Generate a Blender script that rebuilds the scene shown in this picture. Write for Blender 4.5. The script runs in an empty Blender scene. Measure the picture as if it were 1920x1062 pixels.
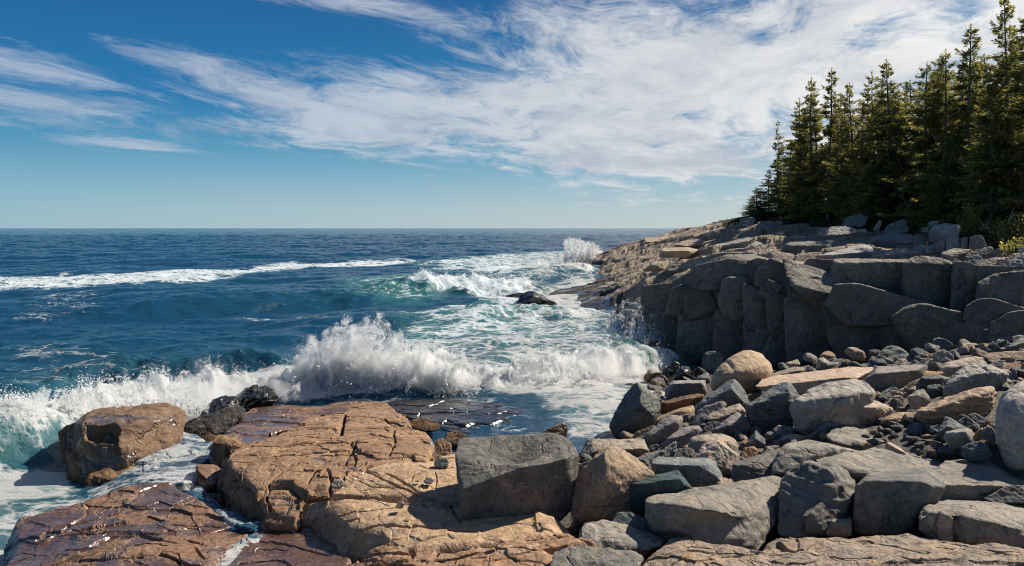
import bpy, bmesh, math, random
import numpy as np
from mathutils import Vector
R = math.radians
scn = bpy.context.scene
COL = scn.collection
FP, CZ, HOR = 1280.0, 5.0, 428.0          # focal length in photo pixels, eye height, horizon row

def P(px, py, Y):
    return np.array([(px-960)/FP*Y, Y, CZ-(py-HOR)/FP*Y])
def G(px, py, z=0.0):
    return P(px, py, (CZ-z)*FP/(py-HOR))

# ---------------------------------------------------------------- noise
_rs = np.random.RandomState(7)
_perm = np.concatenate([_rs.permutation(256)]*3).astype(np.int32)
_g = _rs.normal(size=(256, 3)); _g /= np.linalg.norm(_g, axis=1)[:, None]; _g = _g.astype(np.float32)
def perlin(p):
    p = np.asarray(p, np.float32)
    fl = np.floor(p); f = p-fl; i = fl.astype(np.int32) & 255
    u = f*f*f*(f*(f*6-15)+10)
    out = 0
    for dx in (0, 1):
        wx = u[:, 0] if dx else 1-u[:, 0]
        a = _perm[i[:, 0]+dx]
        for dy in (0, 1):
            wy = u[:, 1] if dy else 1-u[:, 1]
            b = _perm[a+i[:, 1]+dy]
            for dz in (0, 1):
                wz = u[:, 2] if dz else 1-u[:, 2]
                g = _g[_perm[b+i[:, 2]+dz]]
                out = out+wx*wy*wz*(g[:, 0]*(f[:, 0]-dx)+g[:, 1]*(f[:, 1]-dy)+g[:, 2]*(f[:, 2]-dz))
    return out*1.5
def fbm(p, o=4, gain=.5, ridge=False, billow=False):
    s, a, q = 0, 1.0, np.asarray(p, np.float32)
    for k in range(o):
        n = perlin(q)
        if ridge: n = 1-2*np.abs(n)
        if billow: n = 2*np.abs(n)-.5
        s = s+a*n; a *= gain; q = q*2.03+17.1
    return s
def worley(xy, seed=0):
    """2-D jittered cells: a random number per cell and the distance to the nearest border"""
    xy = np.asarray(xy); b = np.floor(xy).astype(np.int64)
    d1 = np.full(len(xy), 9.); d2 = d1.copy(); idn = np.zeros(len(xy))
    for dx in (-1, 0, 1):
        for dy in (-1, 0, 1):
            c = b+np.array([dx, dy])
            h = _perm[(_perm[(c[:, 0]+seed) & 255]+c[:, 1]) & 255]
            jx = _g[h, 0]*.45+.5; jy = _g[h, 1]*.45+.5
            d = np.hypot(c[:, 0]+jx-xy[:, 0], c[:, 1]+jy-xy[:, 1])
            m = d < d1
            d2 = np.where(m, d1, np.minimum(d2, d)); idn = np.where(m, h/255., idn); d1 = np.where(m, d, d1)
    return idn, d2-d1
def sstep(a, b, x):
    t = np.clip((x-a)/(b-a), 0, 1); return t*t*(3-2*t)
def polydist(xy, line):
    """distance to a polyline and the position along it (in vertex units)"""
    best = np.full(len(xy), 1e9); par = np.zeros(len(xy))
    for k in range(len(line)-1):
        a = np.asarray(line[k][:2]); d = np.asarray(line[k+1][:2])-a
        t = np.clip(((xy-a)@d)/max(d@d, 1e-9), 0, 1)
        q = np.hypot(*(xy-a-t[:, None]*d).T)
        m = q < best; best = np.where(m, q, best); par = np.where(m, k+t, par)
    return best, par
def inside(xy, poly):
    x, y = xy[:, 0], xy[:, 1]; c = np.zeros(len(xy), bool); n = len(poly)
    for i in range(n):
        x1, y1 = poly[i][:2]; x2, y2 = poly[(i+1) % n][:2]
        if y1 == y2: continue
        c ^= ((y1 > y) != (y2 > y)) & (x < (x2-x1)*(y-y1)/(y2-y1)+x1)
    return c
def softpoly(xy, poly, w):
    """1 inside, falling to 0 across w on either side of the outline"""
    lo = np.min(np.array(poly)[:, :2], 0)-w; hi = np.max(np.array(poly)[:, :2], 0)+w
    out = np.zeros(len(xy)); m = np.all((xy > lo) & (xy < hi), 1)
    if m.any():
        q = xy[m]; d, _ = polydist(q, list(poly)+[poly[0]]); s = np.where(inside(q, poly), d, -d)
        out[m] = sstep(-w, w, s)
    return out
class TPS:
    def __init__(s, pts, smooth=1e-3):
        p = np.array(pts, float); s.c = p[:, :2].mean(0); s.k = p[:, :2].std()+1e-6
        s.x = (p[:, :2]-s.c)/s.k; n = len(p)
        A = np.zeros((n+3, n+3)); A[:n, :n] = s.phi(np.linalg.norm(s.x[:, None]-s.x[None], axis=2))+np.eye(n)*smooth
        A[:n, n] = 1; A[:n, n+1:] = s.x; A[n, :n] = 1; A[n+1:, :n] = s.x.T
        b = np.zeros(n+3); b[:n] = p[:, 2]; s.w = np.linalg.solve(A, b); s.n = n
    @staticmethod
    def phi(r): return r*r*np.log(r+1e-9)
    def __call__(s, xy):
        q = (np.asarray(xy)-s.c)/s.k; out = s.w[s.n]+q@s.w[s.n+1:]
        for k in range(s.n): out = out+s.w[k]*s.phi(np.hypot(q[:, 0]-s.x[k, 0], q[:, 1]-s.x[k, 1]))
        return out

# ---------------------------------------------------------------- mesh helpers
def mesh_from(name, v, f, mat, smooth=True, attrs=None):
    v = np.ascontiguousarray(v, np.float32); f = np.ascontiguousarray(f, np.int32)
    me = bpy.data.meshes.new(name); k = f.shape[1]
    me.vertices.add(len(v)); me.vertices.foreach_set('co', v.ravel())
    me.loops.add(f.size); me.loops.foreach_set('vertex_index', f.ravel())
    me.polygons.add(len(f)); me.polygons.foreach_set('loop_start', np.arange(0, f.size, k, dtype=np.int32))
    me.polygons.foreach_set('use_smooth', np.full(len(f), smooth))
    me.update(calc_edges=True)
    for a, val in (attrs or {}).items():
        at = me.attributes.new(a, 'FLOAT', 'POINT'); at.data.foreach_set('value', np.ascontiguousarray(val, np.float32))
    if mat: me.materials.append(mat)
    return me
def link(name, me, loc=(0, 0, 0), parent=None):
    o = bpy.data.objects.new(name, me); COL.objects.link(o); o.location = loc
    if parent: o.parent = parent
    return o
LABELS = {}
def tag(o, label=None, cat=None, group=None, kind=None):
    if label: o['label'] = label; LABELS.setdefault(label, []).append(o.name)
    if cat: o['category'] = cat
    if group: o['group'] = group
    if kind: o['kind'] = kind
    return o
def empty(name, loc=(0, 0, 0)):
    o = bpy.data.objects.new(name, None); COL.objects.link(o); o.location = loc; o.empty_display_size = .2
    return o
def grid_faces(nr, nc):
    a = np.arange((nr-1)*nc).reshape(nr-1, nc)[:, :-1].ravel()
    return np.stack([a, a+1, a+nc+1, a+nc], 1)
def vnormals(v, f):
    n = np.cross(v[f[:, 1]]-v[f[:, 0]], v[f[:, 2]]-v[f[:, 0]]); out = np.zeros_like(v)
    for k in range(f.shape[1]):
        for c in range(3): out[:, c] += np.bincount(f[:, k], n[:, c], len(v))
    return out/(np.linalg.norm(out, axis=1)[:, None]+1e-12)

# ---------------------------------------------------------------- node helpers
class NT:
    def __init__(s, tree): s.t = tree; s.n = tree.nodes; s.l = tree.links
    def node(s, typ, **kw):
        n = s.n.new(typ)
        for k, v in kw.items():
            if k.startswith('i_'): s.put(n.inputs[k[2:].replace('_', ' ')], v)
            else: setattr(n, k, v)
        return n
    def put(s, sock, v):
        if isinstance(v, bpy.types.NodeSocket): s.l.new(v, sock)
        elif v is not None: sock.default_value = v
    def math(s, op, a, b=None, c=None, clamp=False):
        n = s.n.new('ShaderNodeMath'); n.operation = op; n.use_clamp = clamp
        for i, x in enumerate((a, b, c)): s.put(n.inputs[i], x)
        return n.outputs[0]
    def mix(s, f, a, b, mode='MIX'):
        n = s.n.new('ShaderNodeMix'); n.data_type = 'RGBA'; n.blend_type = mode
        s.put(n.inputs[0], f)
        for sock, x in ((n.inputs[6], a), (n.inputs[7], b)):
            s.put(sock, (*x, 1) if isinstance(x, tuple) and len(x) == 3 else x)
        return n.outputs[2]
    def noise(s, vec, scale, detail=5, rough=.55, dist=0):
        n = s.n.new('ShaderNodeTexNoise'); s.put(n.inputs['Vector'], vec)
        for k, v in (('Scale', scale), ('Detail', detail), ('Roughness', rough), ('Distortion', dist)): n.inputs[k].default_value = v
        return n.outputs['Fac']
    def voro(s, vec, scale, feature='DISTANCE_TO_EDGE', out='Distance'):
        n = s.n.new('ShaderNodeTexVoronoi'); n.feature = feature; s.put(n.inputs['Vector'], vec); n.inputs['Scale'].default_value = scale
        return n.outputs[out]
    def ramp(s, x, lo, hi, a=0., b=1., smooth=True):
        n = s.n.new('ShaderNodeMapRange'); n.interpolation_type = 'SMOOTHSTEP' if smooth else 'LINEAR'
        for k, v in zip(('Value', 'From Min', 'From Max', 'To Min', 'To Max'), (x, lo, hi, a, b)): s.put(n.inputs[k], v)
        return n.outputs[0]
    def vmath(s, op, a, b=None):
        n = s.n.new('ShaderNodeVectorMath'); n.operation = op; s.put(n.inputs[0], a)
        if b is not None: s.put(n.inputs[3] if op == 'SCALE' else n.inputs[1], b)
        return n.outputs[0]
    def bump(s, h, strength, dist, normal=None):
        n = s.n.new('ShaderNodeBump'); s.put(n.inputs['Height'], h); s.put(n.inputs['Strength'], strength); n.inputs['Distance'].default_value = dist
        if normal is not None: s.put(n.inputs['Normal'], normal)
        return n.outputs[0]
def new_mat(name):
    m = bpy.data.materials.new(name); m.use_nodes = True; t = NT(m.node_tree); t.n.clear()
    out = t.node('ShaderNodeOutputMaterial'); return m, t, out

def mat_rock(name, c0, c1, c2, wet=0., speck=.25, crack=.5, bump=1., layer=0., vein=.3, spots=None, spot_at=.62, rough=.82):
    """weathered stone: two broad tones, patches of a third, mineral grain, pits, hairline cracks, optional wet film"""
    m, t, out = new_mat(name)
    tc = t.node('ShaderNodeTexCoord').outputs['Object']
    rnd = t.node('ShaderNodeObjectInfo').outputs['Random']
    off = t.vmath('SCALE', (37.3, 21.7, 53.1), rnd); v = t.vmath('ADD', tc, off)
    warp = t.node('ShaderNodeTexNoise'); t.put(warp.inputs['Vector'], v); warp.inputs['Scale'].default_value = 2.2; warp.inputs['Detail'].default_value = 4
    wv = t.vmath('ADD', v, t.vmath('SCALE', t.vmath('SUBTRACT', warp.outputs['Color'], (.5, .5, .5)), .6))
    n1 = t.noise(v, 1.6, 7, .6, .6); n2 = t.noise(wv, 4.5, 8, .62); n3 = t.noise(v, 21, 6, .7); n4 = t.noise(v, 85, 3, .6)
    col = t.mix(t.ramp(n1, .36, .64), c0, c1)
    col = t.mix(t.math('MULTIPLY', t.ramp(n2, .5, .66), .8), col, c2)
    if spots: col = t.mix(t.math('MULTIPLY', t.ramp(t.noise(wv, 2.7, 9, .68), spot_at, spot_at+.06), .75), col, spots)
    if vein:          # pale quartz threads
        vn = t.math('ABSOLUTE', t.math('SUBTRACT', t.noise(t.vmath('MULTIPLY', wv, (1., 1., 2.2)), 1.3, 4, .5, .3), .5))
        col = t.mix(t.math('MULTIPLY', t.math('MULTIPLY', t.ramp(vn, .002, .014, 1., 0.), t.ramp(t.noise(v, .8, 2), .5, .6)), vein), col, (.50, .46, .41))
    g = t.ramp(n4, .3, .7, 1-speck, 1+speck, False); g = t.math('MULTIPLY', g, t.ramp(n3, .3, .7, 1-speck*.8, 1+speck*.7, False))
    g = t.math('MULTIPLY', g, t.ramp(rnd, 0, 1, .8, 1.2, False))
    pit = t.ramp(t.noise(wv, 13, 7, .72), .36, .47, .55, 1.); g = t.math('MULTIPLY', g, t.ramp(t.noise(v, .9, 2), .4, .6, 1., pit)); g = t.math('MULTIPLY', g, t.ramp(t.noise(wv, 7, 9, .75), .25, .75, .72, 1.3, False))
    gc = t.node('ShaderNodeCombineColor'); [t.put(gc.inputs[i], g) for i in range(3)]
    col = t.mix(1., col, gc.outputs[0], 'MULTIPLY')
    ck = t.voro(wv, 1.15); ck2 = t.voro(wv, 3.4)
    cr = t.math('MULTIPLY', t.ramp(ck, .0, .028), t.ramp(ck2, 0, .03, .75, 1))
    cmask = t.ramp(t.noise(v, 1.3, 4), .36, .50)      # hairlines only in places
    cr = t.math('ADD', cr, t.math('MULTIPLY', cmask, t.math('SUBTRACT', 1., cr)))
    h = t.math('ADD', t.math('MULTIPLY', n2, .8), t.math('MULTIPLY', n3, .20)); h = t.math('ADD', h, t.math('MULTIPLY', n4, .035)); h = t.math('ADD', h, t.math('MULTIPLY', t.voro(wv, 5.5, 'F1'), -.35))
    h = t.math('ADD', h, t.math('MULTIPLY', cr, crack))
    cd_ = t.node('ShaderNodeCombineColor'); [t.put(cd_.inputs[i], t.ramp(cr, 0, 1, .62, 1., False)) for i in range(3)]
    if crack: col = t.mix(1., col, cd_.outputs[0], 'MULTIPLY')      # hairlines coloured darker than the rock around them
    if layer:
        sv = t.vmath('MULTIPLY', wv, (1.3, 1.3, 9.)); h = t.math('ADD', h, t.math('MULTIPLY', t.noise(sv, 1.6, 8, .65), layer))
    b = t.node('ShaderNodeBsdfPrincipled')
    ps = t.node('ShaderNodeSeparateXYZ'); t.put(ps.inputs[0], t.node('ShaderNodeNewGeometry').outputs['Position'])
    tide = t.ramp(t.math('ADD', ps.outputs[2], t.math('MULTIPLY', t.math('SUBTRACT', n1, .5), .9)), .12, .42, 1., 0.)      # the black tide band just above the water
    col = t.mix(t.math('MULTIPLY', tide, .8), col, t.mix(1., col, (.22, .21, .20), 'MULTIPLY'))
    if wet:
        wm = t.ramp(t.noise(v, .75, 5, .6, .8), .62-.34*wet, .70-.3*wet)
        col = t.mix(wm, col, t.mix(1., col, (.5, .47, .46), 'MULTIPLY'))
        t.put(b.inputs['Roughness'], t.ramp(wm, 0, 1, rough, .3))
        hb = t.math('MULTIPLY', h, t.ramp(wm, 0, 1, 1., .38))
        t.put(b.inputs['Coat Weight'], wm); b.inputs['Coat Roughness'].default_value = .2; b.inputs['Coat IOR'].default_value = 1.5
        t.put(b.inputs['Coat Normal'], t.bump(t.math('ADD', t.math('MULTIPLY', n2, .4), n1), .3, .05))
    else:
        t.put(b.inputs['Roughness'], t.math('SUBTRACT', t.ramp(n2, .3, .7, rough-.1, rough+.1), t.math('MULTIPLY', tide, .5))); hb = h
    t.put(b.inputs['Base Color'], col)
    b.inputs['Specular IOR Level'].default_value = .35
    t.put(b.inputs['Normal'], t.bump(hb, .9, .07*bump))
    t.l.new(b.outputs[0], out.inputs[0]); return m

M = {
 'tan':   mat_rock('tan_granite', (.335, .205, .118), (.25, .15, .088), (.155, .092, .06), wet=.1, crack=.6, speck=.34, spots=(.42, .30, .195), spot_at=.58, bump=.8),
 'sand':  mat_rock('sandy_granite', (.40, .275, .17), (.32, .215, .13), (.22, .142, .09), crack=.5, speck=.3, bump=.8, spots=(.18, .125, .085), spot_at=.59),
 'wet':   mat_rock('wet_red_granite', (.18, .10, .06), (.125, .076, .052), (.26, .155, .095), wet=.58, crack=.7, speck=.3, bump=.8),
 'wetgrey': mat_rock('wet_grey_shelf', (.075, .066, .06), (.055, .052, .05), (.11, .09, .075), wet=1.4, crack=.3, speck=.2, bump=.45),
 'black': mat_rock('wet_black_rock', (.018, .018, .02), (.03, .027, .026), (.05, .038, .03), wet=.55, crack=.3, bump=1.3),
 'brownwet': mat_rock('damp_brown_rock', (.12, .07, .04), (.20, .12, .06), (.05, .03, .02), wet=.45, crack=.8, bump=1.3),
 'brown2': mat_rock('damp_brown_stack_rock', (.175, .108, .066), (.12, .077, .05), (.07, .05, .038), wet=.22, crack=.9, bump=1.2),
 'dark':  mat_rock('dark_basalt', (.11, .108, .10), (.15, .14, .12), (.07, .075, .076), crack=.5, speck=.28, layer=.3, spots=(.24, .20, .155), spot_at=.58),
 'cliff': mat_rock('cliff_basalt', (.132, .122, .106), (.175, .155, .126), (.098, .096, .09), crack=1., speck=.25, spots=(.21, .175, .13), spot_at=.58, bump=1.3),
 'slab':  mat_rock('weathered_slab_rock', (.26, .23, .19), (.20, .182, .158), (.12, .118, .112), crack=.6, speck=.32, layer=.6, spots=(.31, .24, .17), spot_at=.57, bump=1.2),
 'slabtan': mat_rock('weathered_tan_slab_rock', (.36, .26, .18), (.27, .22, .17), (.17, .155, .14), crack=.6, speck=.22, layer=.7, spots=(.40, .26, .12), spot_at=.6, bump=1.3),
 'grey':  mat_rock('grey_granite', (.275, .25, .215), (.205, .192, .175), (.345, .30, .25), crack=.5, speck=.42, spots=(.15, .138, .125), spot_at=.58),
 'gtan':  mat_rock('grey_tan_granite', (.315, .258, .20), (.24, .205, .17), (.37, .29, .215), crack=.45, speck=.36, spots=(.165, .145, .125), spot_at=.59),
 'brown': mat_rock('brown_granite', (.30, .21, .135), (.22, .16, .11), (.37, .27, .18), crack=.5, speck=.35, layer=.35, spots=(.13, .115, .10)),
 'pink':  mat_rock('pink_granite', (.43, .32, .24), (.36, .265, .20), (.29, .215, .165), crack=.4, speck=.32, spots=(.2, .165, .14)),
 'orange': mat_rock('orange_stained_rock', (.47, .29, .14), (.36, .22, .12), (.42, .22, .07), crack=.4, speck=.25),
 'pale':  mat_rock('pale_speckled_granite', (.34, .31, .27), (.275, .25, .225), (.38, .34, .285), crack=0, speck=.4, bump=.9, spots=(.2, .18, .16), spot_at=.61),
 'green': mat_rock('grey_green_slate', (.185, .195, .17), (.13, .145, .135), (.25, .24, .19), crack=.4, speck=.22, layer=1.0),
 'teal':  mat_rock('teal_slate', (.045, .082, .088), (.045, .068, .072), (.08, .115, .115), crack=.5, speck=.25, layer=.5, bump=1.3),
 'blue':  mat_rock('blue_grey_slate', (.12, .135, .138), (.095, .108, .113), (.20, .20, .185), crack=.5, speck=.3, layer=.5, spots=(.25, .22, .18), spot_at=.63),
 'purple': mat_rock('purple_grey_granite', (.20, .175, .17), (.15, .135, .14), (.28, .24, .22), crack=.3, speck=.5),
 'round': mat_rock('rounded_tan_granite', (.40, .29, .185), (.31, .225, .145), (.45, .33, .215), crack=0, speck=.35, bump=.8, spots=(.24, .18, .125)),
 'head':  mat_rock('headland_granite', (.41, .325, .24), (.31, .255, .195), (.21, .18, .145), crack=.8, speck=.3, layer=1.0, bump=1.6, spots=(.17, .14, .12), spot_at=.58),
 'headwet': mat_rock('tide_stained_rock', (.10, .078, .06), (.07, .06, .05), (.15, .115, .085), wet=.5, crack=.8, speck=.3, bump=1.6),
 'upper': mat_rock('grey_bedrock', (.30, .29, .275), (.22, .22, .215), (.38, .345, .31), crack=.8, speck=.25, bump=2.2, layer=.4),
 'floor': mat_rock('shingle_and_bedrock', (.085, .074, .062), (.06, .056, .05), (.12, .097, .075), crack=.8, speck=.4, bump=1.4),  # colours darkened so the gaps between stones look shadowed
}
# ---------------------------------------------------------------- camera, sun, sky
cd = bpy.data.cameras.new('camera'); cam = bpy.data.objects.new('camera', cd); COL.objects.link(cam)
cam.location = (0, 0, CZ); cam.rotation_euler = (R(90), 0, 0)
cd.sensor_width = 36; cd.lens = FP/1920*36; cd.shift_y = (HOR-531)/1920; cd.clip_start = .1; cd.clip_end = 60000
scn.camera = cam
SUN_AZ, SUN_EL = 62., 43.
sd = bpy.data.lights.new('sun', 'SUN'); sun = bpy.data.objects.new('sun', sd); COL.objects.link(sun)
sd.energy = 5.0; sd.angle = R(.5); sd.color = (1, .90, .75)
sv = Vector((math.sin(R(SUN_AZ))*math.cos(R(SUN_EL)), math.cos(R(SUN_AZ))*math.cos(R(SUN_EL)), math.sin(R(SUN_EL))))
sun.rotation_euler = sv.to_track_quat('Z', 'Y').to_euler(); sun.location = sv*200
w = bpy.data.worlds.new('World'); scn.world = w; w.use_nodes = True
t = NT(w.node_tree); t.n.clear()
wo = t.node('ShaderNodeOutputWorld'); bg = t.node('ShaderNodeBackground'); t.l.new(bg.outputs[0], wo.inputs[0])
sky = t.node('ShaderNodeTexSky'); sky.sky_type = 'NISHITA'; sky.sun_disc = False
sky.sun_elevation = R(SUN_EL); sky.sun_rotation = R(SUN_AZ); sky.air_density = 1.; sky.dust_density = .6; sky.ozone_density = 2.5
d = t.node('ShaderNodeTexCoord').outputs['Generated']
sx = t.node('ShaderNodeSeparateXYZ'); t.put(sx.inputs[0], d); X, Yd, Z = sx.outputs
az = t.math('MULTIPLY', t.math('ARCTAN2', X, Yd), 57.2958); el = t.math('MULTIPLY', t.math('ARCSINE', Z), 57.2958)
# clear air: pale at the horizon, deep polarised blue high up and away from the sun
cr = t.node('ShaderNodeValToRGB'); t.put(cr.inputs[0], t.ramp(el, 0, 40, 0, 1, False))
E = cr.color_ramp.elements; E[0].position = 0; E[0].color = (.45, .57, .62, 1); E[1].position = 1; E[1].color = (.004, .05, .17, 1)
for p, c in ((.04, (.39, .54, .61, 1)), (.09, (.26, .46, .59, 1)), (.16, (.085, .32, .51, 1)), (.25, (.006, .19, .43, 1)), (.36, (.004, .15, .37, 1)), (.5, (.003, .09, .29, 1))):
    e = E.new(p); e.color = c
azs = t.math('ABSOLUTE', t.math('SUBTRACT', az, 62.))
sc = t.node('ShaderNodeCombineColor'); [t.put(sc.inputs[i], t.ramp(azs, 20, 105, b, a, False)) for i, (a, b) in enumerate(((.66, 1.42), (.88, 1.16), (.96, 1.04)))]
clear = t.mix(1., cr.outputs[0], sc.outputs[0], 'MULTIPLY')
k10 = t.node('ShaderNodeCombineColor'); [k10.inputs.__getitem__(i).__setattr__('default_value', 10.) for i in range(3)]
clear = t.mix(1., clear, k10.outputs[0], 'MULTIPLY')
base = t.mix(.90, sky.outputs[0], clear)
# a high cloud sheet seen in perspective: streaks run away towards the right of the view
den = t.math('MAXIMUM', t.math('ADD', Z, .10), .03)
cx = t.math('DIVIDE', X, den); cy = t.math('DIVIDE', Yd, den)
ca, sa = math.cos(R(24)), math.sin(R(24))
u = t.math('SUBTRACT', t.math('MULTIPLY', cx, ca), t.math('MULTIPLY', cy, sa)); vv = t.math('ADD', t.math('MULTIPLY', cx, sa), t.math('MULTIPLY', cy, ca))
cc = t.node('ShaderNodeCombineXYZ'); t.put(cc.inputs[0], u); t.put(cc.inputs[1], t.math('MULTIPLY', vv, .60))
cw = t.node('ShaderNodeTexNoise'); t.put(cw.inputs['Vector'], cc.outputs[0]); cw.inputs['Scale'].default_value = .8; cw.inputs['Detail'].default_value = 4
cv = t.vmath('ADD', cc.outputs[0], t.vmath('SCALE', t.vmath('SUBTRACT', cw.outputs['Color'], (.5, .5, .5)), 1.0))
f1 = t.noise(cv, .9, 12, .62); f2 = t.noise(cv, 3.6, 12, .68, .6); f3 = t.noise(t.vmath('ADD', cv, (9, 4, 2)), 1.5, 9, .6); f4 = t.noise(cv, 16, 8, .7)
def blob(px, py, rx, ry, wgt, rot=0.):
    a0 = math.degrees(math.atan((px-960)/FP)); e0 = math.degrees(math.atan((HOR-py)/FP*math.cos(R(a0))))
    k = FP*R(1); rx, ry = rx/k, ry/k
    da = t.math('SUBTRACT', az, a0); de = t.math('SUBTRACT', el, e0); c, s = math.cos(R(rot)), math.sin(R(rot))
    p = t.math('DIVIDE', t.math('ADD', t.math('MULTIPLY', da, c), t.math('MULTIPLY', de, s)), rx)
    q = t.math('DIVIDE', t.math('SUBTRACT', t.math('MULTIPLY', de, c), t.math('MULTIPLY', da, s)), ry)
    r2 = t.math('ADD', t.math('MULTIPLY', p, p), t.math('MULTIPLY', q, q))
    return t.math('MULTIPLY', t.math('POWER', 2.71828, t.math('MULTIPLY', r2, -1.)), wgt)
blobs = [(1500, 90, 560, 190, 1.0, 8), (1050, 190, 420, 85, .85, -4), (640, 195, 330, 55, .62, -6), (1250, 255, 330, 22, .45, 0),
         (1000, 60, 330, 60, .45, -12), (90, 135, 240, 32, .55, -6), (30, 190, 90, 30, .4, -6), (200, 75, 240, 40, .22, -8), (240, 274, 110, 10, .85, -3),
         (470, 270, 60, 5, .4, 0), (700, 266, 380, 22, .34, -5), (560, 2, 240, 13, .5, -3), (1240, 312, 130, 17, 1.3, -5), (1330, 298, 60, 10, .3, -5), (960, 316, 40, 4, .35, -10), (900, 40, 190, 22, -.35, -20), (760, 110, 90, 14, -.25, -15),
         (-600, 120, 500, 90, .45, 0), (2500, 120, 500, 160, .9, 0),
         (300, 30, 380, 40, -.35, 0), (1230, 215, 330, 14, -.22, -3), (1560, 240, 260, 14, -.3, 0), (1610, 70, 70, 26, -.55, 20), (1440, 68, 40, 20, -.5, 10), (1365, 150, 36, 16, -.4, -20), (880, 225, 90, 9, -.3, -6), (390, 205, 120, 9, -.3, -8)]
msum = 0.
for b in blobs: msum = t.math('ADD', msum, blob(*b))
high = t.ramp(el, 19, 34, 0, .3)                              # broken cloud carries on overhead
msum = t.math('ADD', msum, high)
ns = t.math('ADD', t.math('MULTIPLY', t.math('SUBTRACT', f1, .5), 3.0), t.math('MULTIPLY', t.math('SUBTRACT', f2, .5), 2.3)); ns = t.math('ADD', ns, t.math('MULTIPLY', t.math('SUBTRACT', f4, .5), .9))
dens = t.math('ADD', msum, t.math('MULTIPLY', ns, t.ramp(msum, .02, .35, .12, 1.)))
cl = t.ramp(dens, .14, 1.22)
shade = t.ramp(t.math('ADD', t.math('MULTIPLY', f3, .7), t.math('MULTIPLY', f2, .3)), .36, .62)
ccol = t.mix(shade, (5.2, 5.4, 5.75), (8.0, 7.8, 7.5))
wc = t.node('ShaderNodeCombineColor'); [t.put(wc.inputs[i], t.ramp(az, -30, 42, a, b, False)) for i, (a, b) in enumerate(((.64, 1.2), (.75, 1.18), (.92, 1.15)))]
ccol = t.mix(1., ccol, wc.outputs[0], 'MULTIPLY')
sdot = t.node('ShaderNodeVectorMath', operation='DOT_PRODUCT'); t.put(sdot.inputs[0], d); sdot.inputs[1].default_value = tuple(sv)
glow = t.math('MULTIPLY', t.math('POWER', t.math('MAXIMUM', sdot.outputs['Value'], 0.), 9.), .55)      # the brighter air around the sun
lift = t.math('MULTIPLY', t.ramp(el, 19, 32, .63, .70), t.ramp(azs, 85, 140, 1., 1.))    # brighter air high overhead and opposite the view
lift = t.math('ADD', lift, glow)
lc = t.node('ShaderNodeCombineColor'); [t.put(lc.inputs[i], lift) for i in range(3)]
t.put(bg.inputs[0], t.mix(1., lc.outputs[0], t.mix(t.math('MULTIPLY', cl, t.ramp(az, -35, 12, .68, .94, False)), base, ccol), 'MULTIPLY')); bg.inputs[1].default_value = .1
vs = scn.view_settings; vs.view_transform = 'Standard'; vs.look = 'None'; vs.exposure = .68; vs.gamma = 1
scn.display_settings.display_device = 'sRGB'
scn.cycles.max_bounces = 10; scn.cycles.diffuse_bounces = 8; scn.cycles.glossy_bounces = 3; scn.cycles.transmission_bounces = 6; scn.cycles.transparent_max_bounces = 8
scn.cycles.sample_clamp_indirect = 4; scn.cycles.volume_bounces = 10; scn.cycles.max_bounces = 12; scn.cycles.diffuse_bounces = 11
scn.cycles.filter_width = 1.05; scn.cycles.use_denoising = True; scn.cycles.caustics_reflective = False; scn.cycles.caustics_refractive = False; scn.cycles.sample_clamp_indirect = 2.5
# ---------------------------------------------------------------- sea
def ocean_tile(L, N, amp, wind, seed, damp, lmax=1e9):
    rs = np.random.RandomState(seed); k = np.fft.fftfreq(N, L/N)*2*np.pi
    KX, KY = np.meshgrid(k, k, indexing='ij'); K = np.hypot(KX, KY); K[0, 0] = 1e-6
    V = wind[0]; Lw = V*V/9.81; c = (KX*math.cos(wind[1])+KY*math.sin(wind[1]))/K
    Ph = np.exp(-1/(K*Lw)**2)/K**4*(.12+np.abs(c)**4)*np.exp(-(K*damp)**2); Ph[K < 2*np.pi/lmax] = 0; Ph[0, 0] = 0
    h = (rs.normal(size=(N, N))+1j*rs.normal(size=(N, N)))*np.sqrt(Ph)
    H = np.fft.ifft2(h).real; s = amp/H.std(); H = H*s
    DX = np.fft.ifft2(-1j*KX/K*h).real*s; DY = np.fft.ifft2(-1j*KY/K*h).real*s
    return L, np.stack([DX, DY, H], -1)
def sample(tile, xy):
    L, A = tile; N = A.shape[0]; q = np.mod(xy/L, 1)*N; i = np.floor(q).astype(int); f = (q-i)[..., None]; i %= N; j = (i+1) % N
    fx, fy = f[:, 0], f[:, 1]
    return (A[i[:, 0], i[:, 1]]*(1-fx)*(1-fy)+A[j[:, 0], i[:, 1]]*fx*(1-fy)+A[i[:, 0], j[:, 1]]*(1-fx)*fy+A[j[:, 0], j[:, 1]]*fx*fy)
T1 = ocean_tile(87., 512, .2, (7.5, R(-70)), 3, .02); T2 = ocean_tile(23., 512, .075, (4., R(-50)), 5, .01, 9.); T3 = ocean_tile(310., 512, .14, (12., R(-65)), 9, .8)
T4 = ocean_tile(7.3, 256, .016, (2.4, R(-60)), 15, .006, 2.6)

def gp(*pts): return [np.append(G(p[0], p[1], 0)[:2], p[2:]) for p in pts]
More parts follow.
